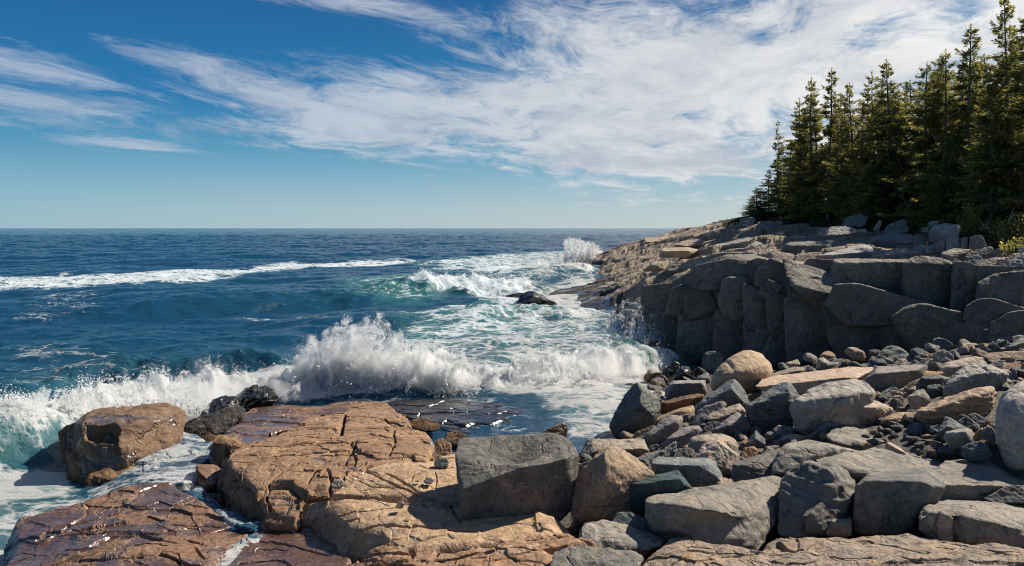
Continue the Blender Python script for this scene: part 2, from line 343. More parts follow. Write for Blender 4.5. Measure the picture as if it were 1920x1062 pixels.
# crests: px, row of the foot, height, half-width, foaminess, turquoise
CREST = {
 'crash': gp((-80, 900, .95, 1.0, .62, .9), (40, 868, 1.05, 1.0, .62, .9), (110, 838, 1.0, 1.0, .8, .8), (200, 800, 1.0, .9, 1, .2), (300, 775, .85, .85, 1, .1), (420, 752, .62, .8, 1, .1),
             (500, 745, .62, .8, 1, .1), (580, 742, 1.0, .9, 1, .25), (680, 738, 1.3, 1.0, 1, .3), (780, 735, 1.1, 1.0, 1, .25), (860, 732, .8, .9, 1, .1), (930, 735, .7, .9, 1, .1),
             (1000, 732, .8, .9, 1, .15), (1080, 722, .95, .9, 1, .25), (1140, 706, 1.1, .9, .62, 1), (1190, 696, 1.35, .85, .40, 1.4), (1228, 692, 1.1, .7, .55, 1.2)),
 'second': gp((-60, 760, .55, 1.2, .0, .25), (150, 706, .6, 1.3, .05, .2), (300, 692, .72, 1.2, .0, .12), (450, 684, .7, 1.2, 0, .12), (570, 690, .4, 1.2, .1, .1)),
 'break': gp((150, 590, .2, 2.4, 0, .0), (400, 574, .3, 3., 0, .02), (600, 566, .4, 3., 0, .05), (720, 558, .7, 2.4, .0, .15), (790, 551, 1.6, 2.0, .6, .8), (860, 547, 1.15, 2.2, .85, .4), (950, 546, .9, 2.2, .8, .3), (1010, 538, .5, 2.2, .7, .3)),
 'far': gp((860, 516, .3, 3, .6, .4), (1000, 522, .7, 2.6, .8, .3), (1060, 520, .8, 2.6, .85, .3), (1110, 512, .4, 2.5, .8, .3)),
 'green': gp((820, 612, .3, 1.6, .1, .7), (920, 600, .65, 1.8, .1, 1.), (1040, 596, .6, 1.8, .3, .8), (1110, 600, .3, 1.6, .5, .6)),
}
FOAM = [  # outline on the sea, edge width, foam, turquoise
 (gp((-40, 520), (60, 518), (190, 516), (300, 513), (420, 505), (520, 493), (640, 493), (800, 488), (800, 493), (640, 500), (520, 512), (420, 526), (340, 536), (180, 545), (-40, 548)), 3.0, .53, .05),
 (gp((780, 490), (900, 483), (1060, 474), (1150, 480), (1130, 500), (1090, 520), (1000, 545), (880, 520), (800, 505)), 4., .46, .35),
 (gp((860, 535), (1000, 545), (1080, 520), (1160, 540), (1150, 600), (1120, 640), (1000, 600), (900, 575)), 2.5, .57, .3),
 (gp((640, 530), (780, 520), (820, 560), (760, 570), (660, 560)), 2., .3, .5),
 (gp((740, 590), (860, 575), (1000, 590), (1130, 610), (1220, 650), (1180, 700), (900, 720), (800, 690)), 1.4, .42, .45),
 (gp((-60, 790), (60, 758), (200, 722), (330, 706), (470, 700), (600, 690), (760, 700), (900, 712), (1020, 694), (1130, 706), (1200, 704), (1240, 690), (1262, 694), (1210, 716), (1120, 735), (1010, 752), (900, 745), (760, 748), (560, 754), (480, 754), (350, 790), (240, 800), (160, 815), (120, 850), (60, 800), (-60, 840)), .5, 1.0, .25),
 (gp((1000, 748), (1120, 728), (1230, 690), (1300, 700), (1250, 760), (1180, 800), (1120, 830), (1060, 830), (1040, 790)), .5, .55, .15),
 (gp((560, 752), (900, 748), (1010, 760), (1060, 800), (1060, 830), (860, 815), (700, 790)), .5, .27, .0),
 (gp((-60, 880), (40, 900), (125, 890), (130, 945), (40, 950), (-60, 955)), .35, .6, .6),
 (gp((-60, 960), (60, 945), (140, 930), (200, 960), (60, 1010), (-60, 1062)), .5, .42, .3),
 (gp((-60, 1000), (60, 990), (50, 1100), (-60, 1100)), .3, .48, .2),
 (gp((0, 640), (200, 650), (420, 690), (300, 705), (0, 740)), 1.5, .28, .05),
 (gp((420, 590), (600, 590), (620, 606), (460, 606)), 1.5, .35, .0),
 (gp((0, 560), (200, 555), (240, 590), (0, 600)), 2.5, .25, .0),
]
def sea_eval(xy):
    """displacement (x,y,z), foam, turquoise"""
    n = len(xy); r = np.hypot(xy[:, 0], xy[:, 1]); z = np.zeros(n); foam = np.zeros(n); aer = np.zeros(n)
    p3 = np.column_stack([xy, np.zeros(n)])
    w2 = np.column_stack([fbm(p3*.35, 3), fbm(p3*.35+31, 3)])*.8
    q = xy+w2*np.clip(r/30, .3, 2)[:, None]
    for key, line in CREST.items():
        L = np.array(line); reach = L[:, 3].max()*4+2
        m = np.all((xy > L[:, :2].min(0)-reach) & (xy < L[:, :2].max(0)+reach), 1)
        if not m.any(): continue
        dd, par = polydist(q[m], line)
        i = np.clip(par.astype(int), 0, len(L)-2); f = (par-i)[:, None]; prm = L[i, 2:]*(1-f)+L[i+1, 2:]*f
        nearer = np.zeros(m.sum())
        a = L[i, :2]; b = L[i+1, :2]; tdir = b-a; cr = tdir[:, 0]*(q[m][:, 1]-a[:, 1])-tdir[:, 1]*(q[m][:, 0]-a[:, 0])
        front = cr < 0                                   # the shore side of the crest is the steep one
        wd = prm[:, 1]*np.where(front, .75, 1.7)
        endf = sstep(0, .5, par)*sstep(0, .5, len(L)-1-par) if key not in ('crash',) else 1
        g = np.exp(-(dd/wd)**2)*prm[:, 0]*endf
        g = g*np.clip(1+.38*fbm(p3[m]*np.array([.30, .55, 1])+3, 4), .4, 1.6)
        g = g+.16*fbm(p3[m]*np.array([.7, 1.1, 1])+9, 4, .6)*np.clip(g, 0, 1)
        z[m] += g
        s = np.exp(-(dd/(wd*1.15))**2)*endf
        foam[m] = np.maximum(foam[m], s*prm[:, 2]*1.05); aer[m] = np.maximum(aer[m], np.exp(-(dd/(wd*1.3))**2)*prm[:, 3]*endf)
    for poly, wd, fo, ae in FOAM:
        s = softpoly(q, poly, wd); foam = np.maximum(foam, s*fo); aer = np.maximum(aer, s*ae)
    shore = sstep(12, 24, xy[:, 1]+.0*xy[:, 0])
    a = (sample(T1, xy)+sample(T2, xy)+sample(T4, xy)*sstep(70, 45, r)[:, None])*(.25+.75*shore)[:, None]
    a += sample(T3, xy)*sstep(35, 90, r)[:, None]
    calm = softpoly(xy, gp((520, 752), (900, 748), (1040, 760), (1130, 830), (860, 830), (600, 800)), .8)
    a *= (1-.65*calm)[:, None]
    froth = np.clip(foam-.62, 0, 1)/.38*sstep(.15, .8, z+.25*(r < 30))
    bil = fbm(p3*np.array([1.1, 1.1, 1])+5, 5, .58, billow=True)
    a[:, 2] += z+froth*bil*np.clip(.10+.22*z, .05, .42)
    a[:, :2] *= .85
    hump = np.clip(z, 0, 1.4)
    a[:, 0] += froth*fbm(p3*1.3+50, 4, .6)*.25*hump; a[:, 1] += froth*fbm(p3*1.3+80, 4, .6)*.25*hump
    return a, foam, aer
def mat_sea():
    m, t, out = new_mat('sea_water')
    pos = t.node('ShaderNodeNewGeometry').outputs['Position']
    fo = t.node('ShaderNodeAttribute', attribute_name='foam').outputs['Fac']; ae = t.node('ShaderNodeAttribute', attribute_name='aer').outputs['Fac']
    cdn = t.node('ShaderNodeCameraData') if False else None
    flat = t.vmath('MULTIPLY', pos, (.62, 1.15, .35))
    wn = t.node('ShaderNodeTexNoise'); t.put(wn.inputs['Vector'], flat); wn.inputs['Scale'].default_value = .9; wn.inputs['Detail'].default_value = 5
    wv = t.vmath('ADD', flat, t.vmath('SCALE', t.vmath('SUBTRACT', wn.outputs['Color'], (.5, .5, .5)), 1.3))
    l1 = t.voro(wv, .75); l2 = t.voro(wv, 2.3); l3 = t.voro(wv, 6.5); nn = t.noise(flat, .55, 8, .65); nf = t.noise(wv, 5, 7, .7)
    lace = t.math('ADD', t.math('MULTIPLY', t.ramp(l1, 0, .35, 1, 0), .30), t.math('MULTIPLY', t.ramp(l2, 0, .3, 1, 0), .30))
    lace = t.math('ADD', lace, t.math('MULTIPLY', t.ramp(l3, 0, .3, 1, 0), .18)); lace = t.math('ADD', lace, t.math('MULTIPLY', t.math('SUBTRACT', nn, .5), 1.1)); lace = t.math('ADD', lace, t.math('MULTIPLY', t.math('SUBTRACT', nf, .5), .55))
    fm = t.ramp(t.math('ADD', t.math('MULTIPLY', fo, 1.55), t.math('MULTIPLY', lace, t.ramp(fo, .0, .15))), .98, 1.4)
    fm = t.math('MULTIPLY', fm, t.ramp(fo, .03, .2))
    aen = t.math('MULTIPLY', ae, t.ramp(nn, .3, .62, .45, 1.25)); aen = t.math('MINIMUM', aen, 1.)
    col = t.mix(aen, (.004, .042, .088), (.06, .20, .19))
    col = t.mix(t.math('MULTIPLY', t.ramp(fo, .25, .8), .35), col, (.30, .45, .47))
    h1 = t.noise(t.vmath('MULTIPLY', pos, (1., 1.5, 1)), 2.6, 7, .62, .4); h2 = t.noise(pos, 13, 4, .6)
    hs = t.math('ADD', h1, t.math('MULTIPLY', h2, .2)); hs = t.math('ADD', hs, t.math('MULTIPLY', t.noise(t.vmath('MULTIPLY', pos, (.8, 1.4, 1)), 1.05, 6, .6, .5), 1.2))
    rr = t.vmath('MULTIPLY', pos, (1, 1, 0)); ln = t.node('ShaderNodeVectorMath', operation='LENGTH'); t.put(ln.inputs[0], rr); dist = ln.outputs['Value']
    hl = t.noise(t.vmath('MULTIPLY', pos, (.8, 1.2, 1)), .35, 8, .62, .3)
    hs = t.math('ADD', hs, t.math('MULTIPLY', hl, t.ramp(dist, 40, 260, 0, 12)))
    b = t.node('ShaderNodeBsdfPrincipled'); t.put(b.inputs['Base Color'], col); b.inputs['Roughness'].default_value = .11; b.inputs['IOR'].default_value = 1.333
    t.put(b.inputs['Normal'], t.bump(hs, 1., .10))
    tl = t.node('ShaderNodeBsdfTranslucent'); t.put(tl.inputs[0], (.08, .36, .33, 1)); wat = t.node('ShaderNodeMixShader'); t.put(wat.inputs[0], t.math('MULTIPLY', aen, .45)); t.l.new(b.outputs[0], wat.inputs[1]); t.l.new(tl.outputs[0], wat.inputs[2])
    fb = t.node('ShaderNodeBsdfPrincipled'); fb.inputs['Roughness'].default_value = .55
    t.put(fb.inputs['Base Color'], t.mix(t.ramp(nf, .35, .6), (.82, .86, .88), (.93, .94, .945)))
    fh = t.math('ADD', nf, t.math('MULTIPLY', t.noise(pos, 22, 5, .65), .5)); t.put(fb.inputs['Normal'], t.bump(fh, .9, .10))
    ft = t.node('ShaderNodeBsdfTranslucent'); t.put(ft.inputs[0], (.92, .96, .97, 1)); fx = t.node('ShaderNodeMixShader'); fx.inputs[0].default_value = .5
    t.l.new(fb.outputs[0], fx.inputs[1]); t.l.new(ft.outputs[0], fx.inputs[2])
    mx = t.node('ShaderNodeMixShader'); t.put(mx.inputs[0], fm); t.l.new(wat.outputs[0], mx.inputs[1]); t.l.new(fx.outputs[0], mx.inputs[2])
    t.l.new(mx.outputs[0], out.inputs[0]); return m
M['sea'] = mat_sea()
rows = [6.5]
while rows[-1] < 30000:
    y = rows[-1]; rows.append(y+max(.045, .0028*y if y < 120 else (.0045*y if y < 500 else .02*y)))
rows = np.array(rows); cols = np.tan(np.radians(np.linspace(-47, 47, 960)))
cols = np.concatenate([[-4, -2.4, -1.6], cols, [1.6, 2.4, 4]])
XY = np.stack(np.broadcast_arrays(rows[:, None]*cols[None], rows[:, None]), -1).reshape(-1, 2)
A, foam, aer = sea_eval(XY)
V = np.column_stack([XY+A[:, :2], A[:, 2]])
V[:, 2] -= np.clip(np.hypot(V[:, 0], V[:, 1])-4000, 0, None)*.0
sea = link('sea', mesh_from('sea', V, grid_faces(len(rows), len(cols)), M['sea'], True, {'foam': foam, 'aer': aer}))
tag(sea, kind='structure')
# ---------------------------------------------------------------- ground and headland
def g3(*pts): return [tuple(G(p[0], p[1], p[2])[:2])+(p[2],) for p in pts]
GP = g3((1240, 690, .0), (1180, 760, -.05), (1140, 822, .0), (1085, 850, .1), (1300, 705, .2), (1450, 700, .6), (1600, 685, 1.), (1750, 662, 1.4), (1900, 645, 1.75),
        (1300, 780, .45), (1500, 780, .85), (1700, 760, 1.25), (1900, 760, 1.7), (1200, 850, .55), (1400, 850, .85), (1600, 850, 1.1), (1900, 860, 1.5),
        (1100, 960, .95), (1300, 950, 1.0), (1500, 950, 1.0), (1750, 950, 1.1), (1900, 950, 1.2), (1000, 1040, 1.0), (1300, 1040, 1.0), (1600, 1050, 1.1), (1900, 1050, 1.2),
        (870, 975, .9), (650, 950, .75), (400, 950, .3), (150, 990, .1), (30, 1050, -.5), (500, 850, .3), (680, 770, .15), (780, 830, .5), (900, 790, -.2), (1000, 800, -.25), (560, 770, .0), (420, 800, -.1),
        (100, 900, -.8), (300, 735, -1.), (600, 735, -.7), (800, 720, -1.0), (1000, 730, -.6), (1150, 700, -.6), (600, 600, -2.5), (1050, 600, -2), (0, 700, -2))
GP += [(0, 3, 1.5), (-4, 4, .6), (4, 3, 1.6), (8, 4, 1.8), (14, 12, 2.6), (16, 18, 3.2), (-9, 9, -1), (-12, 14, -2), (-14, 25, -3),
       (6.2, 28.6, 1.3), (8, 28.5, 2.0), (10, 26.5, 1.7), (12.2, 24.6, 1.6), (13.5, 23.4, 1.6)]
gfn = TPS(GP, 2e-3)
# the headland behind the cliff: a bare shelf of layered granite that climbs to the wood
HP = g3((1010, 545, -.3), (1070, 522, -.1), (1130, 492, -.2), (1060, 548, .0), (1135, 545, .35), (1140, 600, -.5), (1175, 570, .4), (1210, 545, 1.9))
HP += [(9.0, 80, -.2), (12.5, 103, -.4), (15, 112, -.6), (22, 125, -1), (35, 140, 2), (5, 60, -.4), (4.2, 45, -.6), (4.0, 36, -.8), (4.6, 30, -.6)]
def hp(px, py, Y): q = P(px, py, Y); HP.append(tuple(q))
for a in ((1200, 453, 96), (1250, 442, 94), (1300, 430, 92), (1360, 415, 88), (1420, 405, 84), (1500, 400, 78), (1600, 402, 68), (1700, 412, 58), (1800, 425, 48), (1900, 438, 40), (2000, 445, 34),
          (1130, 478, 98), (1160, 505, 66), (1200, 500, 62), (1200, 470, 84), (1260, 455, 82), (1260, 490, 55), (1320, 440, 78), (1320, 470, 56), (1330, 487, 40), (1400, 430, 70), (1400, 455, 52), (1450, 475, 40),
          (1520, 425, 60), (1520, 452, 46), (1560, 478, 34), (1620, 430, 54), (1650, 455, 41), (1700, 478, 33), (1740, 440, 46), (1800, 465, 35), (1850, 490, 30), (1900, 470, 32), (1920, 495, 28),
          (1215, 530, 34), (1250, 520, 34), (1270, 505, 40), (1180, 525, 48), (1130, 535, 52), (1100, 510, 74), (1110, 520, 64)): hp(*a)
HP += [(36, 80, 7.5), (34, 60, 6.6), (33, 45, 6.2), (30, 35, 5.8), (45, 50, 8), (50, 90, 9), (26, 26, 4.8), (40, 30, 7), (20, 24, 3.6)]
hfn = TPS(HP, 4e-3)
def h_eval(xy):
    n3 = np.column_stack([xy, np.zeros(len(xy))]); z0 = hfn(xy)
    soil = sstep(4.6, 6.2, z0)*0+sstep(26, 30, xy[:, 0]+.05*(60-xy[:, 1]))*.7
    def bands(P_, A_, sd, tilt, wf, wa):
        y = xy[:, 1]+tilt*xy[:, 0]+wa*fbm(n3*wf+sd, 4, .55); f = y/P_; k = np.floor(f); f = f-k
        am = np.clip(.55+1.3*fbm(np.column_stack([xy[:, 0]*.16, k*3.7+sd, 0*k]), 2), 0, 1.4)
        return A_*am*(sstep(0, .05, f)-f-.5)
    zt = z0+(bands(7.5, 1.15, 3, .25, .09, 3.2)+bands(2.6, .38, 19, .35, .2, 1.6))*sstep(0, 1.2, z0+.3)
    h = .30; q = (zt+.5*fbm(n3*.12+7, 3))/h; f = q-np.floor(q); zt = zt+(np.floor(q)+sstep(.75, .95, f)-q)*h*.3
    c2, e2 = worley(xy*np.array([.22, .12])+fbm(n3*.2, 3)[:, None]*.3, 11)
    zt += .035*fbm(n3*np.array([.9, .6, 1]), 3)-.10*np.exp(-(e2/.03)**2)*(1-soil)
    lowf = sstep(-.2, .5, z0)
    return (z0*(1-lowf)+zt*lowf)*(1-soil)+(z0+.25*fbm(n3*.6, 4))*soil
def ground_h(x, y): return gfn(np.array([[x, y]]))[0]
_Ys = np.linspace(4.5, 40, 3000)
def ray_ground(px, py):
    q = np.column_stack([(px-960)/FP*_Ys, _Ys]); zr = CZ-(py-HOR)/FP*_Ys
    hit = np.nonzero(zr <= gfn(q))[0]; k = hit[0] if len(hit) else len(_Ys)-1
    return _Ys[k]
rows = [3.]
while rows[-1] < 29.5: rows.append(rows[-1]*1.0055)
cols = np.linspace(-1.3, 1.25, 760); rows = np.array(rows)
XY = np.stack(np.broadcast_arrays(rows[:, None]*cols[None], rows[:, None]), -1).reshape(-1, 2)
n3 = np.column_stack([XY, np.zeros(len(XY))]); z = gfn(XY)
back = sstep(25.5, 28.8, XY[:, 1]+.35*(XY[:, 0]-6))*sstep(5, 8, XY[:, 0])
pxg = 960+FP*XY[:, 0]/XY[:, 1]
crest = CZ-(np.interp(pxg, [1230, 1300, 1450, 1600, 1750, 1900, 2000, 2300], [688, 694, 690, 678, 662, 648, 640, 600])-HOR)/FP*XY[:, 1]-.1
z = np.where(XY[:, 1] > 15, np.minimum(z, crest), z)          # the beach stays below the foot of the cliff
z = z-.45*sstep(1130, 1060, pxg)*sstep(16, 13.5, XY[:, 1])*sstep(780, 900, pxg*0+HOR+(CZ-z)*FP/XY[:, 1])-.4*sstep(10.2, 9.4, XY[:, 1])*sstep(1060, 1140, pxg)
pyg = HOR+(CZ-z)*FP/XY[:, 1]
z = z-.9*sstep(690, 720, pxg)*sstep(1090, 1060, pxg)*sstep(850, 815, pyg)*sstep(24, 18, XY[:, 1])
z = z-.42*sstep(838, 862, pyg)*sstep(1440, 1500, pxg)*sstep(9.2, 10., XY[:, 1])
z = z+.05*fbm(n3*1.6, 5)+.02*fbm(n3*5, 3, .5, billow=True)-2.5*back
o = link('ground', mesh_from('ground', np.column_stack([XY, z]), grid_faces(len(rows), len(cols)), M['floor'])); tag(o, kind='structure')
rows = [28.0]
while rows[-1] < 135: rows.append(rows[-1]*1.0032)
rows = np.array(rows); cols = np.concatenate([np.linspace(.02, .80, 640), np.linspace(.82, 1.3, 30)])
XY = np.stack(np.broadcast_arrays(rows[:, None]*cols[None], rows[:, None]), -1).reshape(-1, 2)
soilmask = sstep(-.2, .5, (XY[:, 0]-26.5-.05*(60-XY[:, 1]))/3+.5*fbm(np.column_stack([XY*.35, XY[:, :1]*0]), 4))
Mh, t, out = new_mat('headland_rock_and_turf')
# bare rock low down, needle litter and moss under the wood
def blend_mats(m, t, out, ma, cols_soil):
    pass
M['soil'] = mat_rock('needle_litter_and_moss', (.045, .05, .022), (.06, .048, .028), (.03, .04, .016), crack=0, speck=.4, bump=3, rough=.95)
z = h_eval(XY)
F = grid_faces(len(rows), len(cols)); me = mesh_from('headland', np.column_stack([XY, z]), F, M['head']); me.materials.append(M['soil'])
me.materials.append(M['headwet']); tide = z < .75+.5*fbm(np.column_stack([XY*.3, XY[:, :1]*0]), 3)
me.polygons.foreach_set('material_index', np.where(soilmask[F].mean(1) > .5, 1, np.where(tide[F].mean(1) > .5, 2, 0)).astype(np.int32))
o = link('headland', me); tag(o, kind='structure')
bpy.data.materials.remove(Mh)

# ---------------------------------------------------------------- stones cut from planes
_ico = {}
def ico(n):
    if n not in _ico:
        bm = bmesh.new(); bmesh.ops.create_icosphere(bm, subdivisions=n, radius=1)
        _ico[n] = (np.array([v.co[:] for v in bm.verts]), np.array([[v.index for v in f.verts] for f in bm.faces])); bm.free()
    return _ico[n]
def hull_planes(pts, merge=.985):
    bm = bmesh.new(); [bm.verts.new(p) for p in pts]; bmesh.ops.convex_hull(bm, input=bm.verts[:]); bm.normal_update()
    fs = [(f.calc_area(), np.array(f.normal), np.array(f.verts[0].co)) for f in bm.faces]; bm.free()
    tot = sum(a for a, _, _ in fs); N, D = [], []
    for a, n, c in sorted(fs, key=lambda q: -q[0]):
        if a < tot*.002 or np.linalg.norm(n) < .5: continue
        if any(n@m > merge for m in N): continue
        N.append(n); D.append(n@c)
    return np.array(N), np.array(D)
def stone(pts, p=16, sub=5, chips=5, rough=.03, strata=0., seed=0, dents=(), swell=1.03):
    """a weathered stone with the given corners: facets blended with a p-norm, corners knocked off, surface worked with noise"""
    rs = np.random.RandomState(seed); pts = np.asarray(pts, float)
    lo, hi = pts.min(0), pts.max(0); c = .5*(lo+hi)*.5+pts.mean(0)*.5; S = (hi-lo)/2
    N, D = hull_planes(pts, .955 if p > 10 else .985); h = D-N@c
    for _ in range(int(round(chips*.6))):
        n = rs.normal(size=3); n /= np.linalg.norm(n); sup = ((pts-c)@n).max()
        N = np.vstack([N, n]); h = np.append(h, sup*rs.uniform(.84, .95))
    h = np.maximum(h, .05*S.mean()); p = p*2.2 if p > 10 else p*1.2
    U, F = ico(sub); d = U*S; d /= np.linalg.norm(d, axis=1)[:, None]
    q = np.maximum(d@N.T/h, 0); r = swell/np.power(np.power(q, p).sum(1), 1/p)
    v = c+d*r[:, None]; n = vnormals(v, F); s = float(np.cbrt(S.prod())*2); o = rs.uniform(0, 90, 3)
    w = v/s
    disp = rough*.4*fbm(w*1.7+o, 2)+rough*.45*fbm(w*6.5+o, 4, .6)-rough*.35*np.clip(fbm(w*3.1+o+40, 3, .5, ridge=True)-.55, 0, 1)*2
    if strata:
        ld = np.array([rs.normal()*.25, rs.normal()*.25, 1.]); ld /= np.linalg.norm(ld); y = w@ld*9+fbm(w*2+o, 3)*.8
        f = y-np.floor(y); disp += strata*rough*(sstep(0, .8, f)-sstep(.8, 1, f)-.4)
    v = v+n*(disp*s)[:, None]
    for (pt, rad, dep) in dents:
        g = np.exp(-((v-pt)/np.asarray(rad))**2 @ np.ones(3)); v = v-n*(dep*g)[:, None]
    return v, F
FR = {'A': (1060, 620, 4.248), 'B': (1480, 600, 4.248), 'C': (1000, 800, 4.054), 'D': (1460, 800, 4.054), 'E': (0, 700, 2.934), 'F': (500, 720, 3.105), 'G': (1060, 420, 3.934), 'H': (1480, 380, 3.793), 'I': (340, 720, 5.311), 'K': (1690, 360, 5.309), 'J': (1120, 390, 4.8), '': (0, 0, 1)}
def px_of(fr, p): x0, y0, s = FR[fr]; return x0+p[0]/s, y0+p[1]/s
NROCK = [0]
def corners(fr, out, inn=(), Y=None, depth=.8, sink=.0, minus=0., flat=1.):
    o = [(*px_of(fr, q), (q[2] if len(q) > 2 else None)) for q in out]; i = [(*px_of(fr, q), q[2]) for q in inn]
    xs = [q[0] for q in o]; ys = [q[1] for q in o]; x0, x1, y0, y1 = min(xs), max(xs), min(ys), max(ys); cx, cy = sum(xs)/len(xs), sum(ys)/len(ys)
    if Y is None: Y = ray_ground(cx, min(y1+sink*(y1-y0), 1300))-minus
    Dp = depth*.5*((x1-x0)+1.2*(y1-y0))/FP*Y
    pts = []
    for (x, y, tt) in o:
        if tt is None: tt = (.62-.5*(y-y0)/max(y1-y0, 1))*flat
        pts.append(P(x, y, Y+tt*Dp))
        if tt < .75: pts.append(P(cx+(x-cx)*.84, cy+(y-cy)*.84, Y+(tt*.3+.85)*Dp))
    pts += [P(x, y, Y+tt*Dp) for x, y, tt in i]
    yb = y1+.10*(y1-y0)
    for k in (.28, .72): pts.append(P(x0+(x1-x0)*k, yb, Y+.30*Dp)); pts.append(P(x0+(x1-x0)*k, yb-.2*(y1-y0), Y+.95*Dp))
    return np.array(pts), Y, Dp, (cx, cy, x0, x1, y0, y1)
ROCKS = []
def rock(fr, out, inn=(), mat='grey', label='', short=None, Y=None, depth=.8, p=16, sub=5, chips=5, rough=.03, strata=0., dents=(), name='boulder', cat='boulder', group=None, parent=None, sink=0., minus=0., kind=None, flat=1., swell=1.03):
    pts, Y, Dp, bb = corners(fr, out, inn, Y, depth, sink, minus, flat); NROCK[0] += 1
    dd = []
    for (x, y, tt, rad, dep) in dents: dd.append((P(*px_of(fr, (x, y)), Y+tt*Dp), rad, dep))
    v, F = stone(pts, p, sub, chips, rough, strata, NROCK[0]*13+5, dd, swell)
    base = np.array([v[:, 0].mean(), v[:, 1].mean(), v[:, 2].min()])
    if parent is not None: base = np.array(parent.location)
    o = link(name, mesh_from(name, v-base, F, M[mat]), base if parent is None else (0, 0, 0), parent)
    if parent is None: tag(o, label, cat, group, kind); ROCKS.append((o, short or label, bb, v.mean(0), np.ptp(v, axis=0)))
    return o
# ---------------------------------------------------------------- the boulder beach, traced stone by stone
gB = 'boulders on the beach'
def B(fr, out, mat, label, inn=(), **k):
    k.setdefault('swell', 1.07); return rock(fr, out, inn, mat, label, group=gB, **k)
B('A', [(1115,500),(1112,440),(1140,350),(1210,260),(1290,212),(1400,140),(1480,122),(1560,140),(1640,190),(1680,240),(1700,320),(1660,380),(1500,470),(1300,510)], 'round', 'big rounded tan boulder with a groove at the foot of the cliff', inn=[(1290,330,0),(1500,300,0),(1180,420,.05)], p=5, sub=6, chips=0, rough=.012, depth=.9,
  dents=((1300,230,.35,(.05,.5,.5),.05),(1640,220,.45,(.06,.5,.3),.07)), sink=.15)
B('A', [(355,755),(400,660),(470,520),(570,430),(640,470),(745,545),(750,630),(700,710),(610,770),(500,850),(380,810)], 'green', 'tilted greenish slate block standing at the water edge', inn=[(575,600,.0),(625,482,.3),(690,680,.02)], p=30, sub=6, chips=3, rough=.022, strata=.45, depth=.7)
B('A', [(795,500),(800,460),(870,402),(1060,398),(1112,408),(1118,500),(1080,520),(900,550),(815,548)], 'purple', 'squared dark granite block left of the rounded tan boulder', inn=[(868,425,0),(1070,420,.05)], p=24)
B('A', [(855,400),(890,320),(930,282),(980,290),(1010,340),(1018,400)], 'black', 'small wet black boulder with a bright top by the cliff foot', inn=[(950,330,0)], p=22)
B('A', [(742,355),(800,300),(872,250),(912,270),(885,320),(850,372)], 'black', 'low wet black rock at the edge of the foam', p=18)
B('A', [(985,400),(1000,330),(1060,290),(1110,320),(1130,345),(1060,400)], 'black', 'wet dark stone tucked behind the squared granite block', p=18)
B('A', [(1088,300),(1090,210),(1120,170),(1200,163),(1270,205),(1250,260),(1150,330),(1110,330)], 'green', 'rounded greenish boulder against the cliff behind the tan one', p=8, rough=.02)
B('A', [(185,405),(220,378),(330,388),(400,410),(380,435),(260,445),(220,445)], 'brownwet', 'low brown rock awash in the white water', p=10)
B('A', [(395,480),(440,440),(510,418),(562,430),(530,468),(470,475)], 'brownwet', 'low wet rock beside the tilted slate block', p=12)
B('A', [(750,640),(760,580),(880,540),(1040,503),(1102,510),(1060,575),(930,625),(850,650),(770,685)], 'brownwet', 'long wet brown rock with a shining top', inn=[(800,600,.05),(1000,540,.1)], p=18)
B('A', [(1028,650),(1040,600),(1150,520),(1290,402),(1340,393),(1395,445),(1480,580),(1400,600),(1200,640),(1060,660)], 'blue', 'dark triangular slate boulder below the rounded tan one', inn=[(1318,470,.0),(1330,400,.35),(1380,560,.0)], p=26, sub=6, rough=.022)
B('A', [(1450,680),(1460,610),(1600,500),(1690,430),(1790,418),(1862,530),(1840,640),(1812,790),(1700,800),(1560,805),(1505,770)], 'blue', 'big dark blue slate boulder with a lit sloping top', inn=[(1480,605,.0),(1640,570,.0),(1775,475,.1),(1800,560,.05)], p=22, sub=6, rough=.024, strata=.5)
B('A', [(1010,750),(1050,650),(1120,600),(1250,562),(1282,590),(1200,650),(1120,690),(1110,730),(1080,760)], 'grey', 'pale grey wedge of rock above the tan flat one', p=12)
B('A', [(1118,700),(1160,660),(1300,610),(1400,598),(1452,640),(1390,690),(1300,720),(1220,750),(1140,725)], 'gtan', 'flat light tan rock with a smooth sunlit top', inn=[(1200,700,0),(1380,640,.1)], p=16)
B('A', [(1165,805),(1270,720),(1390,662),(1470,710),(1492,790),(1400,850),(1300,820)], 'purple', 'speckled purple grey boulder in the middle of the beach', inn=[(1300,760,0),(1420,720,.1)], p=14)
B('A', [(1092,800),(1120,740),(1190,722),(1255,745),(1180,810),(1120,815)], 'blue', 'small dark slate stone left of the purple grey boulder', p=16)
B('A', [(690,728),(760,680),(920,620),(1030,597),(1052,690),(1020,705),(900,700),(780,730),(720,740)], 'brown', 'brown slab with a square end behind the grey long stone', inn=[(930,640,0),(930,690,0)], p=28)
B('A', [(890,690),(960,668),(1042,700),(1032,745),(990,752),(930,720)], 'gtan', 'little flat tan stone below the square ended slab', p=14)
B('A', [(608,890),(650,820),(760,720),(850,677),(930,690),(932,770),(850,850),(750,930),(650,920)], 'grey', 'long leaning grey stone pointing up to the right', inn=[(680,840,0),(880,720,.2)], p=12, rough=.035)
B('A', [(545,865),(558,810),(700,758),(722,775),(640,850),(610,880)], 'brown', 'brown wedge behind the long leaning grey stone', p=16)
B('A', [(758,915),(860,830),(960,768),(1060,763),(1092,800),(1060,850),(950,900),(900,940),(830,950)], 'purple', 'speckled grey rock above the big tan and green boulder', inn=[(900,850,0),(1030,790,.2)], p=16)
B('A', [(880,895),(955,805),(1000,850),(922,930)], 'pink', 'small pinkish pointed stone on the speckled grey rock', p=20, sub=4)
